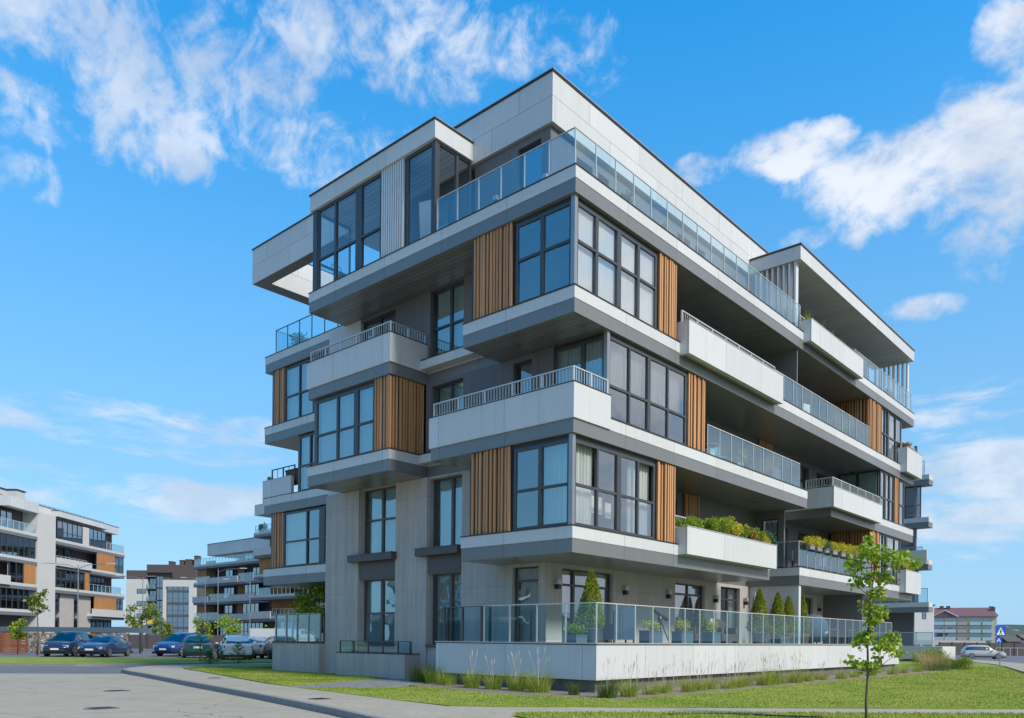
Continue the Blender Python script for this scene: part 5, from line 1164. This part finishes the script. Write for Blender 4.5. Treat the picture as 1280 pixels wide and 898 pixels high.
spec = {5: [(-3, 10.9, 'slab'), (14.9, 33.6, 'slab'), (-3, 10.6, 'rail'), (-2, 8.4, 'win', 1.5), (15.4, 21.6, 'win'), (21.7, 23.4, 'white', .1), (23.4, 28, 'win'), (28.2, 33.4, 'rail')],
 4: [(-3, 10.9, 'slab'), (14.9, 33.6, 'slab'), (15, 23.6, 'par'), (15, 23.4, 'rail', .4), (16.5, 18.5, 'win', 1.6), (20, 21.6, 'win', 1.6), (25.6, 30.6, 'wood'), (30.7, 33.4, 'win'), (3.8, 10.6, 'win'), (-3, 3.6, 'wood')],
 3: [(-3, 10.9, 'slab'), (14.9, 24.0, 'slab'), (24, 33.6, 'slab'), (15.2, 22.2, 'win'), (22.3, 23.6, 'wood'), (26.5, 31, 'win', 1.6), (24.2, 33.4, 'rail', .4), (-3, 5.2, 'par'), (5.4, 8.2, 'win'), (8.3, 10.6, 'wood'), (-3, 5.2, 'win', 1.6)],
 2: [(-3, 10.9, 'slab'), (23.8, 33.6, 'slab'), (24, 33.4, 'par'), (15.6, 16.9, 'win', .5), (20.3, 21.6, 'win', .5), (25, 31.2, 'wood'), (31.3, 33.3, 'win'), (-3, 3.6, 'wood'), (3.8, 10.6, 'win')],
 1: [(15.6, 16.9, 'win', .5), (20.3, 21.6, 'win', .5), (25, 33, 'win', 1.6)]}
flats(t, spec, trim='bwhite')
for x, w_, h in ((10.5, 2.2, 1.9), (14.6, 1.8, 2.3)):
    c = bbox(t, 'chimney', 'bwhite', x, x + w_, 5, 7, 18.0, 18.0 + h); bbox(c, 'chimney_cap', 'cap', x - .12, x + w_ + .12, 4.88, 7.12, 18.0 + h, 18.12 + h)
brail(t, 12, 33, 3, 18.06, 18.8, 'steel', False)
# --- white and brown flats in the middle distance
p = CAM + F_ * 190 + RT * ((155 - 640) / 999.3 * 190)
t = thing('apartment_block', 'tall brown topped flats with white frames and dark glazed bays, behind the yellow green trees', 'apartment building', (p.x, p.y, 0), TH - math.pi / 2)
K = 1 / 5.26
bbox(t, 'wall', 'bwhite', .4, 5.4, 0, 14, 0, 14.8); bbox(t, 'upper_wall', 'bbrown', .4, 5.4, .05, 14, 14.81, 16.9); bbox(t, 'wall', 'bdark', 5.41, 16.9, .7, 15, 0, 18.1)
s = bbox(t, 'upper_wall', 'bbrown', 5.3, 16.95, -.1, .69, 16.4, 18.3); bbox(t, 'upper_wall', 'bbrown', 11.4, 16.9, -.1, .69, 14.7, 16.39)
m_ = MB(); m_.box(9.2, 9.9, -.2, .69, 0, 14.7); m_.build('frame_wall', 'bwhite', t); bbox(t, 'frame_wall', 'bwhite', 15.4, 16.9, -.2, .69, 0, 14.69); bbox(t, 'frame_wall', 'bwhite', 9.91, 15.39, -.2, .69, 13.1, 14.69)
for l in range(5):
    z0 = 1.2 + l * 2.9
    if l < 4: 
        bwin(t, 3.0, 5.2, -.02, z0 + 1.2 + .3, z0 + 2.3 + .3, 2, False, mat='frame_br')
    bwin(t, 10.0, 15.3, .3, z0 - .6, z0 + 1.9, 4, True); s = bbox(t, 'spandrel', 'bdark', 10.0, 15.3, .2, .69, z0 + 1.91, z0 + 2.29)
    bwin(t, 7.6, 9.1, .1, z0, z0 + 2.7, 2, True)
    s = bbox(t, 'balcony_slab', 'bslab', 5.5, 7.5, -.3, .7, z0 + 2.6, z0 + 2.8); brail(t, 5.5, 7.5, -.25, z0 - .1, z0 + .9, 'rail_dk'); bwin(t, 5.7, 7.3, .65, z0, z0 + 2.2, 2, False)
bbox(t, 'balcony_screen', M.setdefault('ylw', simple('yellow_board', (.65, .45, .03), .6)), 5.6, 7.4, -.36, -.3, 4.2, 5.3)
for x, w_, h in ((10.0, .9, .8), (12.6, 1.0, 1.1), (14.0, 1.5, 1.3), (16.1, .9, 2.2)): c = bbox(t, 'chimney', 'bbrown', x, x + w_, 1, 3, 18.11, 18.3 + h); bbox(c, 'chimney_cap', 'cap', x - .08, x + w_ + .08, .92, 3.08, 18.3 + h, 18.42 + h)
# --- terraced flats beyond the parking
t = thing('apartment_block', 'stepped flats with long balconies and timber panels behind the low concrete wall', 'apartment building', (52, 126, 0), -math.pi / 2)
m_ = MB(); m_.box(.6, 20.99, 2.6, 14, 0, 13.3); m_.build('wall', 'bdark', t); m_ = MB(); m_.box(21, 28, 2.6, 14, 0, 13.3); m_.box(28.01, 52, -1.4, 14, 0, 13.3); m_.build('wall', 'bdark', t); m_ = MB(); m_.box(12, 21, 3.4, 12, 13.3, 16.4); m_.build('wall', 'bwhite', t)
bbox(t, 'wall', 'yellow', .4, 3.4, 2.3, 2.58, 0, 15.0)
s = bbox(t, 'roof_fascia', 'white', 4.2, 28, .6, 12, 15.6, 17.6); bbox(s, 'flashing', 'cap', 4.15, 28.05, .55, 12, 17.6, 17.7); bbox(t, 'stair_tower', 'white', 15.5, 19.6, 4, 8, 17.7, 19.6); bbox(t, 'chimney', 'bbrown', 4.6, 7.0, 6, 8, 13.35, 15.4)
spec = {5: [(.4, 28, 'slab'), (.6, 21.4, 'rail'), (14, 19.5, 'win', 2.2)],
 4: [(.4, 28, 'slab'), (6, 16, 'par'), (16, 21, 'rail'), (1, 6, 'rail'), (.6, 4, 'wood', .6), (7.5, 10, 'win', 2.2), (12, 14, 'wood', 2.2), (16.5, 21, 'win', 2.2)],
 3: [(.4, 28, 'slab'), (.5, 6, 'par'), (13, 21.4, 'par'), (6, 13, 'rail'), (7, 10.5, 'win', 2.2), (12, 14.5, 'wood', 2.2), (16, 20.6, 'win', 1.)],
 2: [(.4, 28, 'slab'), (9, 21.4, 'par'), (1, 9, 'rail'), (.6, 4, 'wood', .6), (6, 10, 'win', 2.2), (12.5, 14.5, 'wood', 1.8), (15.5, 20.6, 'win', 1.)], 1: [(4, 20, 'win', 2.2), (.6, 3.6, 'wood', 1)]}
flats(t, spec, trim='bwhite', back=2.3)
def sh7(sp): return {l: [(a + 7.6, b + 7.6, *r_) for a, b, *r_ in it] for l, it in sp.items()}
spec = sh7({5: [(20, 44, 'slab', -4), (21.5, 43, 'win', -2), (20.3, 43, 'par', -4), (21.2, 23.4, 'wood', -2)], 4: [(20.2, 44, 'slab', -4), (20.6, 25, 'wood', -3.4), (26, 40, 'win', -2), (25, 43, 'rail', -4)], 3: [(19.6, 44, 'slab', -4.5), (21.8, 27, 'wood', -2), (22, 44, 'rail', -4.5), (28, 36, 'win', -2)],
 2: [(19.8, 44, 'slab', -4.5), (19.9, 26, 'par', -4.5), (26, 42, 'rail', -4.4), (22, 30, 'wood', -2), (33, 42, 'win', -1.9)], 1: [(20.2, 44, 'slab', -5), (20.4, 44, 'par', -5), (24, 40, 'win', -1.9)]})
flats(t, {5: [(27.6, 50, 'slab', -4), (28, 50, 'rail', -4)]}, trim='bwhite', back=-2.5, shift=3.2); flats(t, spec, trim='bwhite', back=-2.5)
bbox(t, 'penthouse', 'bwhite', 29, 50, -1.4, 10, 13.31, 16.7); bbox(t, 'roof_fascia', 'white', 28.6, 50, -4.5, 6, 19.8, 21.4); bbox(t, 'pier', 'bwhite', 30, 31, -2, 4, 17.3, 19.8)
bush('roof_tree', 'round leafy shrub standing on the roof terrace of the stepped flats', 'shrub', 48.5, 96.6, 17.3, (.8, .8, .8), 500, .3, 'leaf_far', None, 71)
# --- part of the next block beyond the far right corner
t = thing('apartment_block', 'stacked grey and white balconies just past the right end of the main building', 'apartment building', (48.6, 16, 0), -math.pi / 2)
bbox(t, 'wall', 'bdark', .5, 11.0, .95, 1.2, 0, 13.3)
spec = {5: [(0, 12.24, 'slab'), (6, 11.9, 'rail')], 4: [(0, 12.24, 'slab'), (6, 11.6, 'win', .3)], 3: [(0, 12.24, 'slab'), (4, 12.2, 'par'), (5, 11.7, 'rail', .5), (5, 10.9, 'win', .6)], 2: [(0, 12.3, 'slab'), (5, 11.4, 'win', .5), (0, 12.2, 'rail')]}
flats(t, spec, trim='bwhite', back=-.4); bbox(t, 'corner_post', 'bslab', 11.1, 11.3, .3, .5, 4.5, 16.4)
bbox(t, 'terrace_wall', 'bwhite', 2, 13.6, -1.4, 2.3, .2, 1.15); bbox(t, 'terrace_plinth', 'plinth', 2, 13.4, -1.3, 2.2, -.4, .2); brail(t, 2, 12.9, -1.3, 1.15, 2.2)
# --- white house wall and the red roofed flats on the right
p = CAM + F_ * 150 + RT * ((1100 - 640) / 999.3 * 150)
t = thing('white_building', 'plain white building with small dark windows under the far balconies', 'building', (p.x, p.y, 0), TH - math.pi / 2)
bbox(t, 'wall', 'bwhite', -12, 10.1, 0, 12, 0, 8.4); bbox(t, 'roof_edge', 'cap', -12.1, 10.3, -.1, 12, 8.41, 8.6); bwin(t, 7.9, 8.6, -.01, 5.9, 7.6, 1, True)
for x in (1.2, 3.2, 5.4): bwin(t, x, x + .55, -.01, 2.9, 4.1, 1, False)
for x in (.8, 2.6, 4.2): bwin(t, x, x + .6, -.01, 5.6, 7.0, 1, False)
p = CAM + F_ * 330 + RT * ((1165 - 640) / 999.3 * 330)
t = thing('apartment_block', 'pale four storey flats under a steep dull red roof with a small front gable', 'apartment building', (p.x, p.y, 0), TH - math.pi / 2 - R_(24))
M['roof_red'] = simple('dull_red_roof', (.17, .085, .085), .8, 0, .15, .5); M['pale_b'] = simple('pale_blue_render', (.45, .52, .56), .8); M['pale_o'] = simple('peach_render', (.50, .36, .26), .8); M['cream'] = simple('cream_render', (.52, .46, .33), .8); M['mint'] = simple('mint_render', (.42, .55, .5), .8)
L = 23.; D = 15.; bbox(t, 'wall', 'cream', 0, L, 0, D, -1, 12.4)
for a, b, mt_ in ((0.1, 4.2, 'pale_b'), (4.4, 8.6, 'bwhite'), (9.0, 12.4, 'pale_o'), (13.4, 17.4, 'mint'), (17.9, 21.4, 'mint')):
    for l in range(3): s = bbox(t, 'balcony_front', mt_, a, b, -.9, -.02, 2.6 + 3.1 * l, 4.0 + 3.1 * l); bwin(t, a + .3, b - .3, -.05, 4.05 + 3.1 * l, 5.5 + 3.1 * l, 4, False, False)
m_ = MB(); z0, z1 = 12.4, 16.2
a = [(-.6, -.9, z0), (L + .6, -.9, z0), (L + .6, D + .9, z0), (-.6, D + .9, z0), (-.6, D / 2, z1), (L - 1, D / 2, z1)]
m_.quad(a[0], a[1], a[5], a[4]); m_.quad(a[2], a[3], a[4], a[5]); m_.tri(a[1], a[2], a[5]); m_.tri(a[3], a[0], a[4]); m_.quad(a[0], a[3], a[2], a[1]); rf = m_.build('roof', 'roof_red', t)
m_ = MB(); m_.tri((.2, -1.0, 12.2), (9, -1.0, 12.2), (4.6, -1.0, 14.6)); m_.quad((.2, -1.0, 12.2), (4.6, -1.0, 14.6), (4.6, 3, 14.6), (.2, 3, 12.2)); m_.quad((9, -1., 12.2), (9, 3, 12.2), (4.6, 3, 14.6), (4.6, -1., 14.6)); m_.build('gable', 'roof_red', t)
m_ = MB(); m_.tube([(-.1, -1.15, 12.2), (4.6, -1.15, 14.75), (9.3, -1.15, 12.2)], .16, 4); m_.build('gable_trim', 'bwhite', t)
for x, y, h in ((3.2, 6, 1.4), (5.6, 6, 1.4), (21.2, 7.5, 1.2), (21.5, 4, .8), (22, 10, .8)): bbox(rf, 'chimney', 'bbrown', x, x + 1.4, y, y + 1.3, z1 - 2, z1 + h - .7)
# --- small houses towards the hills
for k, (px, d, w_, h, wm, rm, lab) in enumerate([(1252, 420, 11, 4, 'cream', 'roof_red', 'small cream cottage with a brown roof behind the crossing sign'), (1268, 380, 9, 3.4, 'bbrown', 'bbrown', 'low brown house right of the cream cottage'), (1290, 400, 12, 4, 'bwhite', 'roof_red', 'white house with a dull red roof at the right edge'), (1240, 500, 14, 4, 'bwhite', 'bslab', 'far white house with a grey roof, half hidden by the red roofed flats')]):
    x, y = cpos(px, d); t = thing('house', lab, 'house', (x, y, -1), TH - math.pi / 2 + .3 * k, 'small houses below the hills'); bbox(t, 'wall', wm, -w_/2, w_/2, 0, 8, 0, h)
    m_ = MB(); m_.quad((-w_/2 - .5, -.6, h), (w_/2 + .5, -.6, h), (w_/2 + .5, 4, h + 3), (-w_/2 - .5, 4, h + 3)); m_.quad((w_/2 + .5, 8.6, h), (-w_/2 - .5, 8.6, h), (-w_/2 - .5, 4, h + 3), (w_/2 + .5, 4, h + 3)); m_.tri((-w_/2, 0, h), (-w_/2, 8, h), (-w_/2, 4, h + 2.9)); m_.tri((w_/2, 0, h), (w_/2, 8, h), (w_/2, 4, h + 2.9)); m_.build('roof', rm, t)
    for q in (-.3, .25): bwin(t, q * w_, q * w_ + 1.2, -.02, 1.2, 2.6, 2, False, False)
x, y = cpos(1213, 128); t = thing('dark_fence', 'long dark boarded fence beyond the silver estate car', 'fence', (x, y, -.5), TH - math.pi / 2); bbox(t, 'boards', 'bbrown', -5, 9, 0, .2, 0, 2.0); 
for k in range(8): bbox(t, 'post', 'frame', -5 + 2 * k, -4.85 + 2 * k, -.08, 0, 0, 2.1)
x, y = cpos(1190, 140); t = thing('low_wall', 'low pale wall with dark openings below the red roofed flats', 'wall', (x, y, -.5), TH - math.pi / 2); bbox(t, 'wall_body', 'bconc', -8, 6, .1, .5, 0, 2.4); 
for k in range(6): bbox(t, 'opening', 'bdark', -7 + 2.1 * k, -5.6 + 2.1 * k, .0, .1, .6, 1.6)
# --- hills
M['forest'] = mk_ground('forest_hill', [(.35, (.035, .06, .055)), (.5, (.055, .085, .07)), (.7, (.11, .13, .08))], .004, .02)
mb = MB(); rr = random.Random(2); prof = []
for k in range(121):
    rt_ = -2.2 + 4.4 * k / 120; h = 38 + 12 * math.sin(rt_ * 5) + 7 * math.sin(rt_ * 13 + 1) + 3 * math.sin(rt_ * 41) + (34 * math.exp(-((rt_ - .68) / .22) ** 2)); prof.append((rt_, max(8, h)))
for (a, ha), (b, hb) in zip(prof, prof[1:]):
    pts = []
    for rt_, h in ((a, ha), (b, hb)):
        row = []
        for d, f_ in ((1500, -.02), (2000, .25), (2500, .6), (3000, 1.), (3600, .3)): c = CP(d, rt_ * d); row.append((*c, h * f_ + rr.uniform(-1, 1) * 0))
        pts.append(row)
    for q in range(4): mb.quad(pts[0][q], pts[1][q], pts[1][q + 1], pts[0][q + 1])
struct(mb.build('hills', 'forest', smooth=True))
# --- fences and pergola at the left
M['brd'] = mk_wood('red_brown_boards', (.26, .085, .035), (.33, .11, .045), (.22, .08, .04), .4)
def mk_gab():
    m, nt, out = new_mat('gabion_stones'); v = objco(nt); vo = N(nt, 'ShaderNodeTexVoronoi'); vo.inputs['Scale'].default_value = 6.5; nt.links.new(v, vo.inputs['Vector'])
    sp = N(nt, 'ShaderNodeSeparateColor'); nt.links.new(vo.outputs['Color'], sp.inputs[0]); c = ramp(nt, sp.outputs[0], [(0, (.10, .08, .075)), (.4, (.26, .20, .17)), (.7, (.36, .30, .24)), (1, (.5, .46, .42))])
    ed = N(nt, 'ShaderNodeTexVoronoi', feature='DISTANCE_TO_EDGE'); ed.inputs['Scale'].default_value = 6.5; nt.links.new(v, ed.inputs['Vector']); c = mixc(nt, math_(nt, 'LESS_THAN', ed.outputs[0], .03), c, (.04, .035, .03))
    principled(nt, out, c, .9, bump=ed.outputs[0], bstr=1., bdist=.1); return m
M['gabion'] = mk_gab()
x0_, y0_ = cpos(0, 62); t0 = (x0_, y0_, -.05)
def fen(a, b, kind, lab, cat, group):
    t = thing(kind, lab, cat, (x0_ + RT.x * a, y0_ + RT.y * a, -.1), TH - math.pi / 2, group); L = b - a
    if kind == 'gabion_wall': bbox(t, 'stone_fill', 'gabion', 0, L, 0, .5, 0, 1.66); m_ = MB(); [m_.box(L * k / 3 - .02, L * k / 3 + .02, -.02, .0, 0, 1.68) for k in range(4)]; m_.build('cage', 'steel', t)
    else:
        m_ = MB(); k = 0.
        while k < 1.6: m_.box(0, L, 0, .05, k + .02, k + .19); k += .205
        m_.build('boards', 'brd', t)
        for q in range(int(L / 2) + 1): bbox(t, 'post', 'bbrown', q * 2. - .05 , q * 2. + .05, .06, .16, 0, 1.7)
fen(-6, 2.15, 'board_fence', 'reddish brown horizontal board fence at the left edge', 'fence', 'brown board fences'); fen(2.2, 4.9, 'gabion_wall', 'wall of caged stones right of the left edge fence', 'gabion wall', 'gabion walls')
fen(5.0, 7.9, 'board_fence', 'orange brown board gate behind the two dark blue cars', 'fence', 'brown board fences'); fen(7.95, 9.7, 'gabion_wall', 'shorter wall of caged stones, right of the orange brown gate', 'gabion wall', 'gabion walls')
t = thing('pergola', 'long slate blue flat carport roof on dark posts above the fences', 'carport', (x0_ + F_.x * 2, y0_ + F_.y * 2, -.1), TH - math.pi / 2); M['slate'] = simple('slate_blue_metal', (.10, .14, .18), .5, .2); bbox(t, 'roof', 'slate', -6, 9.8, 0, 2, 1.72, 2.12)
for k in range(9): bbox(t, 'post', 'frame', -5.8 + 1.95 * k, -5.65 + 1.95 * k, .1, .25, 0, 1.72)
x, y = cpos(160, 88); t = thing('timber_fence', 'dark brown low timber fence behind the yellow green trees', 'fence', (x, y, -.1), TH - math.pi / 2); bbox(t, 'boards', 'bbrown', 0, 11, 0, .08, 0, 1.6)
for k in range(6): bbox(t, 'post', 'frame_br', 2.1 * k, .14 + 2.1 * k, -.08, 0, 0, 1.75)
x, y = cpos(312, 78); t = thing('white_canopy', 'white sloping canopy over a ramp behind the parked cars', 'canopy', (x, y, -.05), TH - math.pi / 2); m_ = MB(); m_.prism([(0, 0), (5.6, 0), (5.6, 3), (0, 3)], 1.05, 2.25); m_.build('roof', 'bwhite', t); bbox(t, 'support', 'bdark', .3, 5.3, .5, 2.5, 0, 1.05)
M['straw_grass'] = M['lawn']
# --- street lamps
def lamp(px, d, h, lab, arms, z=-.05, group='slender grey street lamps'):
    x, y = cpos(px, d); t = thing('street_lamp', lab, 'street lamp', (x, y, z), TH - math.pi / 2, group); m_ = MB(); m_.tube([(0, 0, 0), (0, 0, .9), (0, 0, h)], [.09, .065, .04], 8); m_.build('pole', 'steel', t)
    for s_ in arms:
        m_ = MB(); m_.tube([(0, 0, h - .35), (s_ * .8, 0, h - .02), (s_ * 2.6, 0, h + .12)], .03, 6); m_.build('arm', 'steel', t); m_ = MB(); m_.box(s_ * 2.5, s_ * 3.2, -.12, .12, h + .08, h + .17); m_.build('lamp_head', 'rail', t)
lamp(97, 70, 7.6, 'double armed street lamp in front of the far left flats', (-1, 1)); lamp(178, 95, 8.4, 'thin street lamp standing by the yellow green trees', (-1,)); lamp(256, 105, 9, 'street lamp in front of the left part of the stepped flats', (-1,)); lamp(272, 90, 9, 'pale street lamp in front of the middle of the stepped flats', (1,)); lamp(312, 96, 8.2, 'street lamp in front of the right part of the stepped flats', (-1,))
for k, (px, d) in enumerate(((1262, 240), (1275, 300))): lamp(px, d, 7, ['street lamp far down the right hand road, nearer one', 'street lamp far down the right hand road, furthest one'][k], (-1,), -.5)
# --- crossing sign
x, y = cpos(1250, 52); t = thing('crossing_sign', 'blue square pedestrian crossing sign on a thin post, a smaller blue plate below', 'road sign', (x, y, 0), TH - math.pi / 2); M['sign_blue'] = simple('sign_blue', (.01, .09, .50), .4, 0, .03); M['sign_white'] = simple('sign_white', (.75, .75, .75), .4, 0, .03)
m_ = MB(); m_.tube([(0, 0, -.3), (0, 0, 2.55)], .032, 8); m_.build('post', 'steel', t); zc = 2.22
pl_ = bbox(t, 'sign_plate', 'sign_blue', -.34, .34, -.06, -.04, zc - .34, zc + .34); m_ = MB(); m_.tri((-.27, -.065, zc - .25), (.27, -.065, zc - .25), (0, -.065, zc + .26)); m_.build('triangle', 'sign_white', pl_)
m_ = MB(); y_ = -.07
def q2(m_, a, b, w_):
    a, b = Vector((a[0], a[1])), Vector((b[0], b[1])); n = (b - a).normalized(); n = Vector((-n.y, n.x)) * w_; m_.quad((a.x - n.x, y_, zc + a.y - n.y), (b.x - n.x, y_, zc + b.y - n.y), (b.x + n.x, y_, zc + b.y + n.y), (a.x + n.x, y_, zc + a.y + n.y))
for a, b, w_ in (((0, .06), (.0, -.08), .035), ((0, -.07), (-.08, -.22), .02), ((0, -.07), (.08, -.22), .02), ((0, .04), (-.08, -.05), .014), ((0, .04), (.08, -.04), .014)): q2(m_, a, b, w_)
i = len(m_.v); m_.v += [(.03 * math.cos(k * .785), y_, zc + .11 + .03 * math.sin(k * .785)) for k in range(8)]; m_.f.append(tuple(range(i, i + 8))); m_.build('walker', 'black', pl_)
zc = 1.62; pl_ = bbox(t, 'lower_plate', 'sign_blue', -.34, .06, -.06, -.04, zc - .19, zc + .19); m_ = MB()
for a, b, w_ in (((-.25, -.12), (-.12, .12), .02), ((-.12, .12), (.0, -.12), .02), ((-.2, -.04), (-.04, -.04), .016)): q2(m_, a, b, w_)
m_.build('mark', 'sign_white', pl_)
# glass fence remains along the right hand road
x, y = cpos(1245, 120); t = thing('road_railing', 'pale metal railing along the right hand road before the houses', 'railing', (x, y, -.5), TH - math.pi / 2); brail(t, 0, 14, 0, 0, 1.3, 'rail', False)
# ================================================================== LIFE ON THE BALCONIES
def chair_(x, y, z, rot, lab, mat='rattan', grp=None, s=1.):
    t = thing('balcony_chair', lab, 'chair', (x, y, z), rot, grp)
    m_ = MB(); m_.box(-.24 * s, .24 * s, -.22 * s, .24 * s, .40, .46); m_.build('seat', mat, t); m_ = MB(); m_.box(-.24 * s, .24 * s, .20 * s, .25 * s, .47, .92); m_.build('backrest', mat, t)
    for a in (-.21, .21):
        for b in (-.19, .21): m_ = MB(); m_.box(a - .018, a + .018, b - .018, b + .018, 0, .4); m_.build('leg', 'black', t)
def table_(x, y, z, lab, mat='pot_grey'):
    t = thing('balcony_table', lab, 'table', (x, y, z), .2); m_ = MB(); m_.lathe([(.36, .70), (.36, .73)], 0, 0, 18); m_.build('tabletop', mat, t); m_ = MB(); m_.lathe([(.2, 0), (.2, .02), (.03, .04), (.03, .7)], 0, 0, 12); m_.build('pedestal', 'black', t)
M['red'] = simple('red_plastic', (.45, .05, .04), .5); M['teal'] = simple('teal_fabric', (.05, .25, .30), .9); M['lite'] = simple('pale_box', (.6, .6, .55), .7)
z3, z4, z2 = 7.68, 10.88, 4.48
chair_(8.3, 1.0, z3, .4, 'dark rattan chair on the third storey balcony nearest the timber screen'); chair_(10.0, 1.0, z3, -.5, 'teal seated chair in the middle of the third storey glass balcony', 'teal'); table_(9.1, .9, z3, 'round table between two chairs on the third storey glass balcony')
chair_(13.4, 1.1, z4, .2, 'rattan chair behind the fourth storey glass rail, near the white parapet'); chair_(17.8, 1.0, z4, 2.8, 'pale folding chair behind the middle of the fourth storey glass rail', 'lite'); table_(16.4, 1.0, z4, 'round table behind the fourth storey glass rail'); chair_(20.5, 1.1, z4, .1, 'red chair behind the right part of the fourth storey glass rail', 'red')
chair_(17.4, 1.0, z2, .3, 'dark chair behind the hung flower boxes, left one', 'fab_blue'); chair_(21.0, 1.1, z2, -.4, 'dark chair behind the hung flower boxes, right one', 'fab_blue'); table_(19.2, .9, z2, 'round table behind the hung flower boxes')
def box_(x, y, z, w_, d_, h, lab, mat, nm='storage_box'):
    t = thing(nm, lab, 'box', (x, y, z), .1); bbox(t, 'box_body', mat, -w_/2, w_/2, -d_/2, d_/2, 0, h); bbox(t, 'lid', mat, -w_/2 - .015, w_/2 + .015, -d_/2 - .015, d_/2 + .015, h + .001, h + .05)
box_(8.0, .28, z3, .42, .25, .22, 'small pale yellow box at the foot of the third storey glass rail', 'lite'); box_(14.2, .8, z3, .7, .5, .6, 'dark storage chest at the right end of the third storey glass balcony', 'pot_grey'); box_(7.1, 1.2, z2, .6, .4, .75, 'pale cabinet beside the timber pier behind the planted parapet', 'lite'); box_(2.4, 1.2, 14.08, .5, .4, .5, 'pale box on the roof terrace near its corner', 'lite')
for k, (x, y, z, h, mt_, lab) in enumerate(((11.6, .9, z3, .8, 'shrub', 'tall leafy pot plant on the third storey glass balcony'), (22.3, .7, z4, .9, 'blade_dk', 'dark pot plant near the slat return on the fourth storey'), (23.2, .5, z3, .7, 'rust', 'rusty pot plant on the far third storey balcony'), (6.6, 1.2, z4, .9, 'shrub', 'leafy pot plant by the timber screen on the fourth storey'), (3.4, .8, 14.08, .6, 'blade_dk', 'small pot plant on the roof terrace behind the corner rail'), (5.8, .9, 14.08, .7, 'shrub', 'leafy pot plant on the roof terrace, further from the corner'))):
    t = thing('pot_plant', lab, 'pot plant', (x, y, z)); m_ = MB(); m_.lathe([(.13, 0), (.19, .34), (.19, .36)], 0, 0, 14); m_.build('pot', 'pot_terra' if k % 2 else 'pot_grey', t, True); m_ = MB(); r = random.Random(k)
    for q in range(5): leafball(m_, (r.gauss(0, .1), r.gauss(0, .1), .4 + h * .5 * r.random() + .1), (.17, .17, .2), 60, .1, r)
    m_.build('foliage', mt_, t)
# washing on a rack inside the storey 2 corner bay
for k, (w_, h, mt_) in enumerate(((.5, .6, 'fab_white'), (.42, .75, 'lite'), (.55, .5, 'blind'), (.3, .45, 'fab_white'))):
    m_ = MB(); m_.box(-w_/2, w_/2, -.015, .015, 0, h); o = m_.build('laundry', mt_); o.location = (.75 + .62 * k, .55 + .05 * k, 5.55 - h - .1 * (k % 2)); tag(o, ['white towel drying in the glazed corner bay, nearest the corner post', 'long pale cloth drying in the corner bay, second from the post', 'wide off white cloth drying in the corner bay, third from the post', 'small white cloth drying in the corner bay, furthest from the post'][k], 'laundry', 'washing in the corner bay')
# unseen flats to the west, added to fill the window reflections
t = thing('apartment_block', 'grey and white flats added west of the main building, seen only in window reflections', 'apartment building', (-64, 62, 0), -math.pi / 2 + math.pi)
bbox(t, 'wall', 'bdark', 0, 34, 2.6, 14, 0, 13.3)
sp = {l: [(0, 34, 'slab'), (2, 12, 'par' if l % 2 else 'rail'), (12.5, 20, 'win'), (20, 22, 'wood'), (23, 33, 'rail' if l % 2 else 'par'), (3, 10, 'win', 1.6), (24, 31, 'win', 1.6)] for l in (2, 3, 4)}
flats(t, sp, trim='bwhite', back=2.3); bbox(t, 'roof_fascia', 'white', 2, 32, .5, 14, 13.4, 14.6)
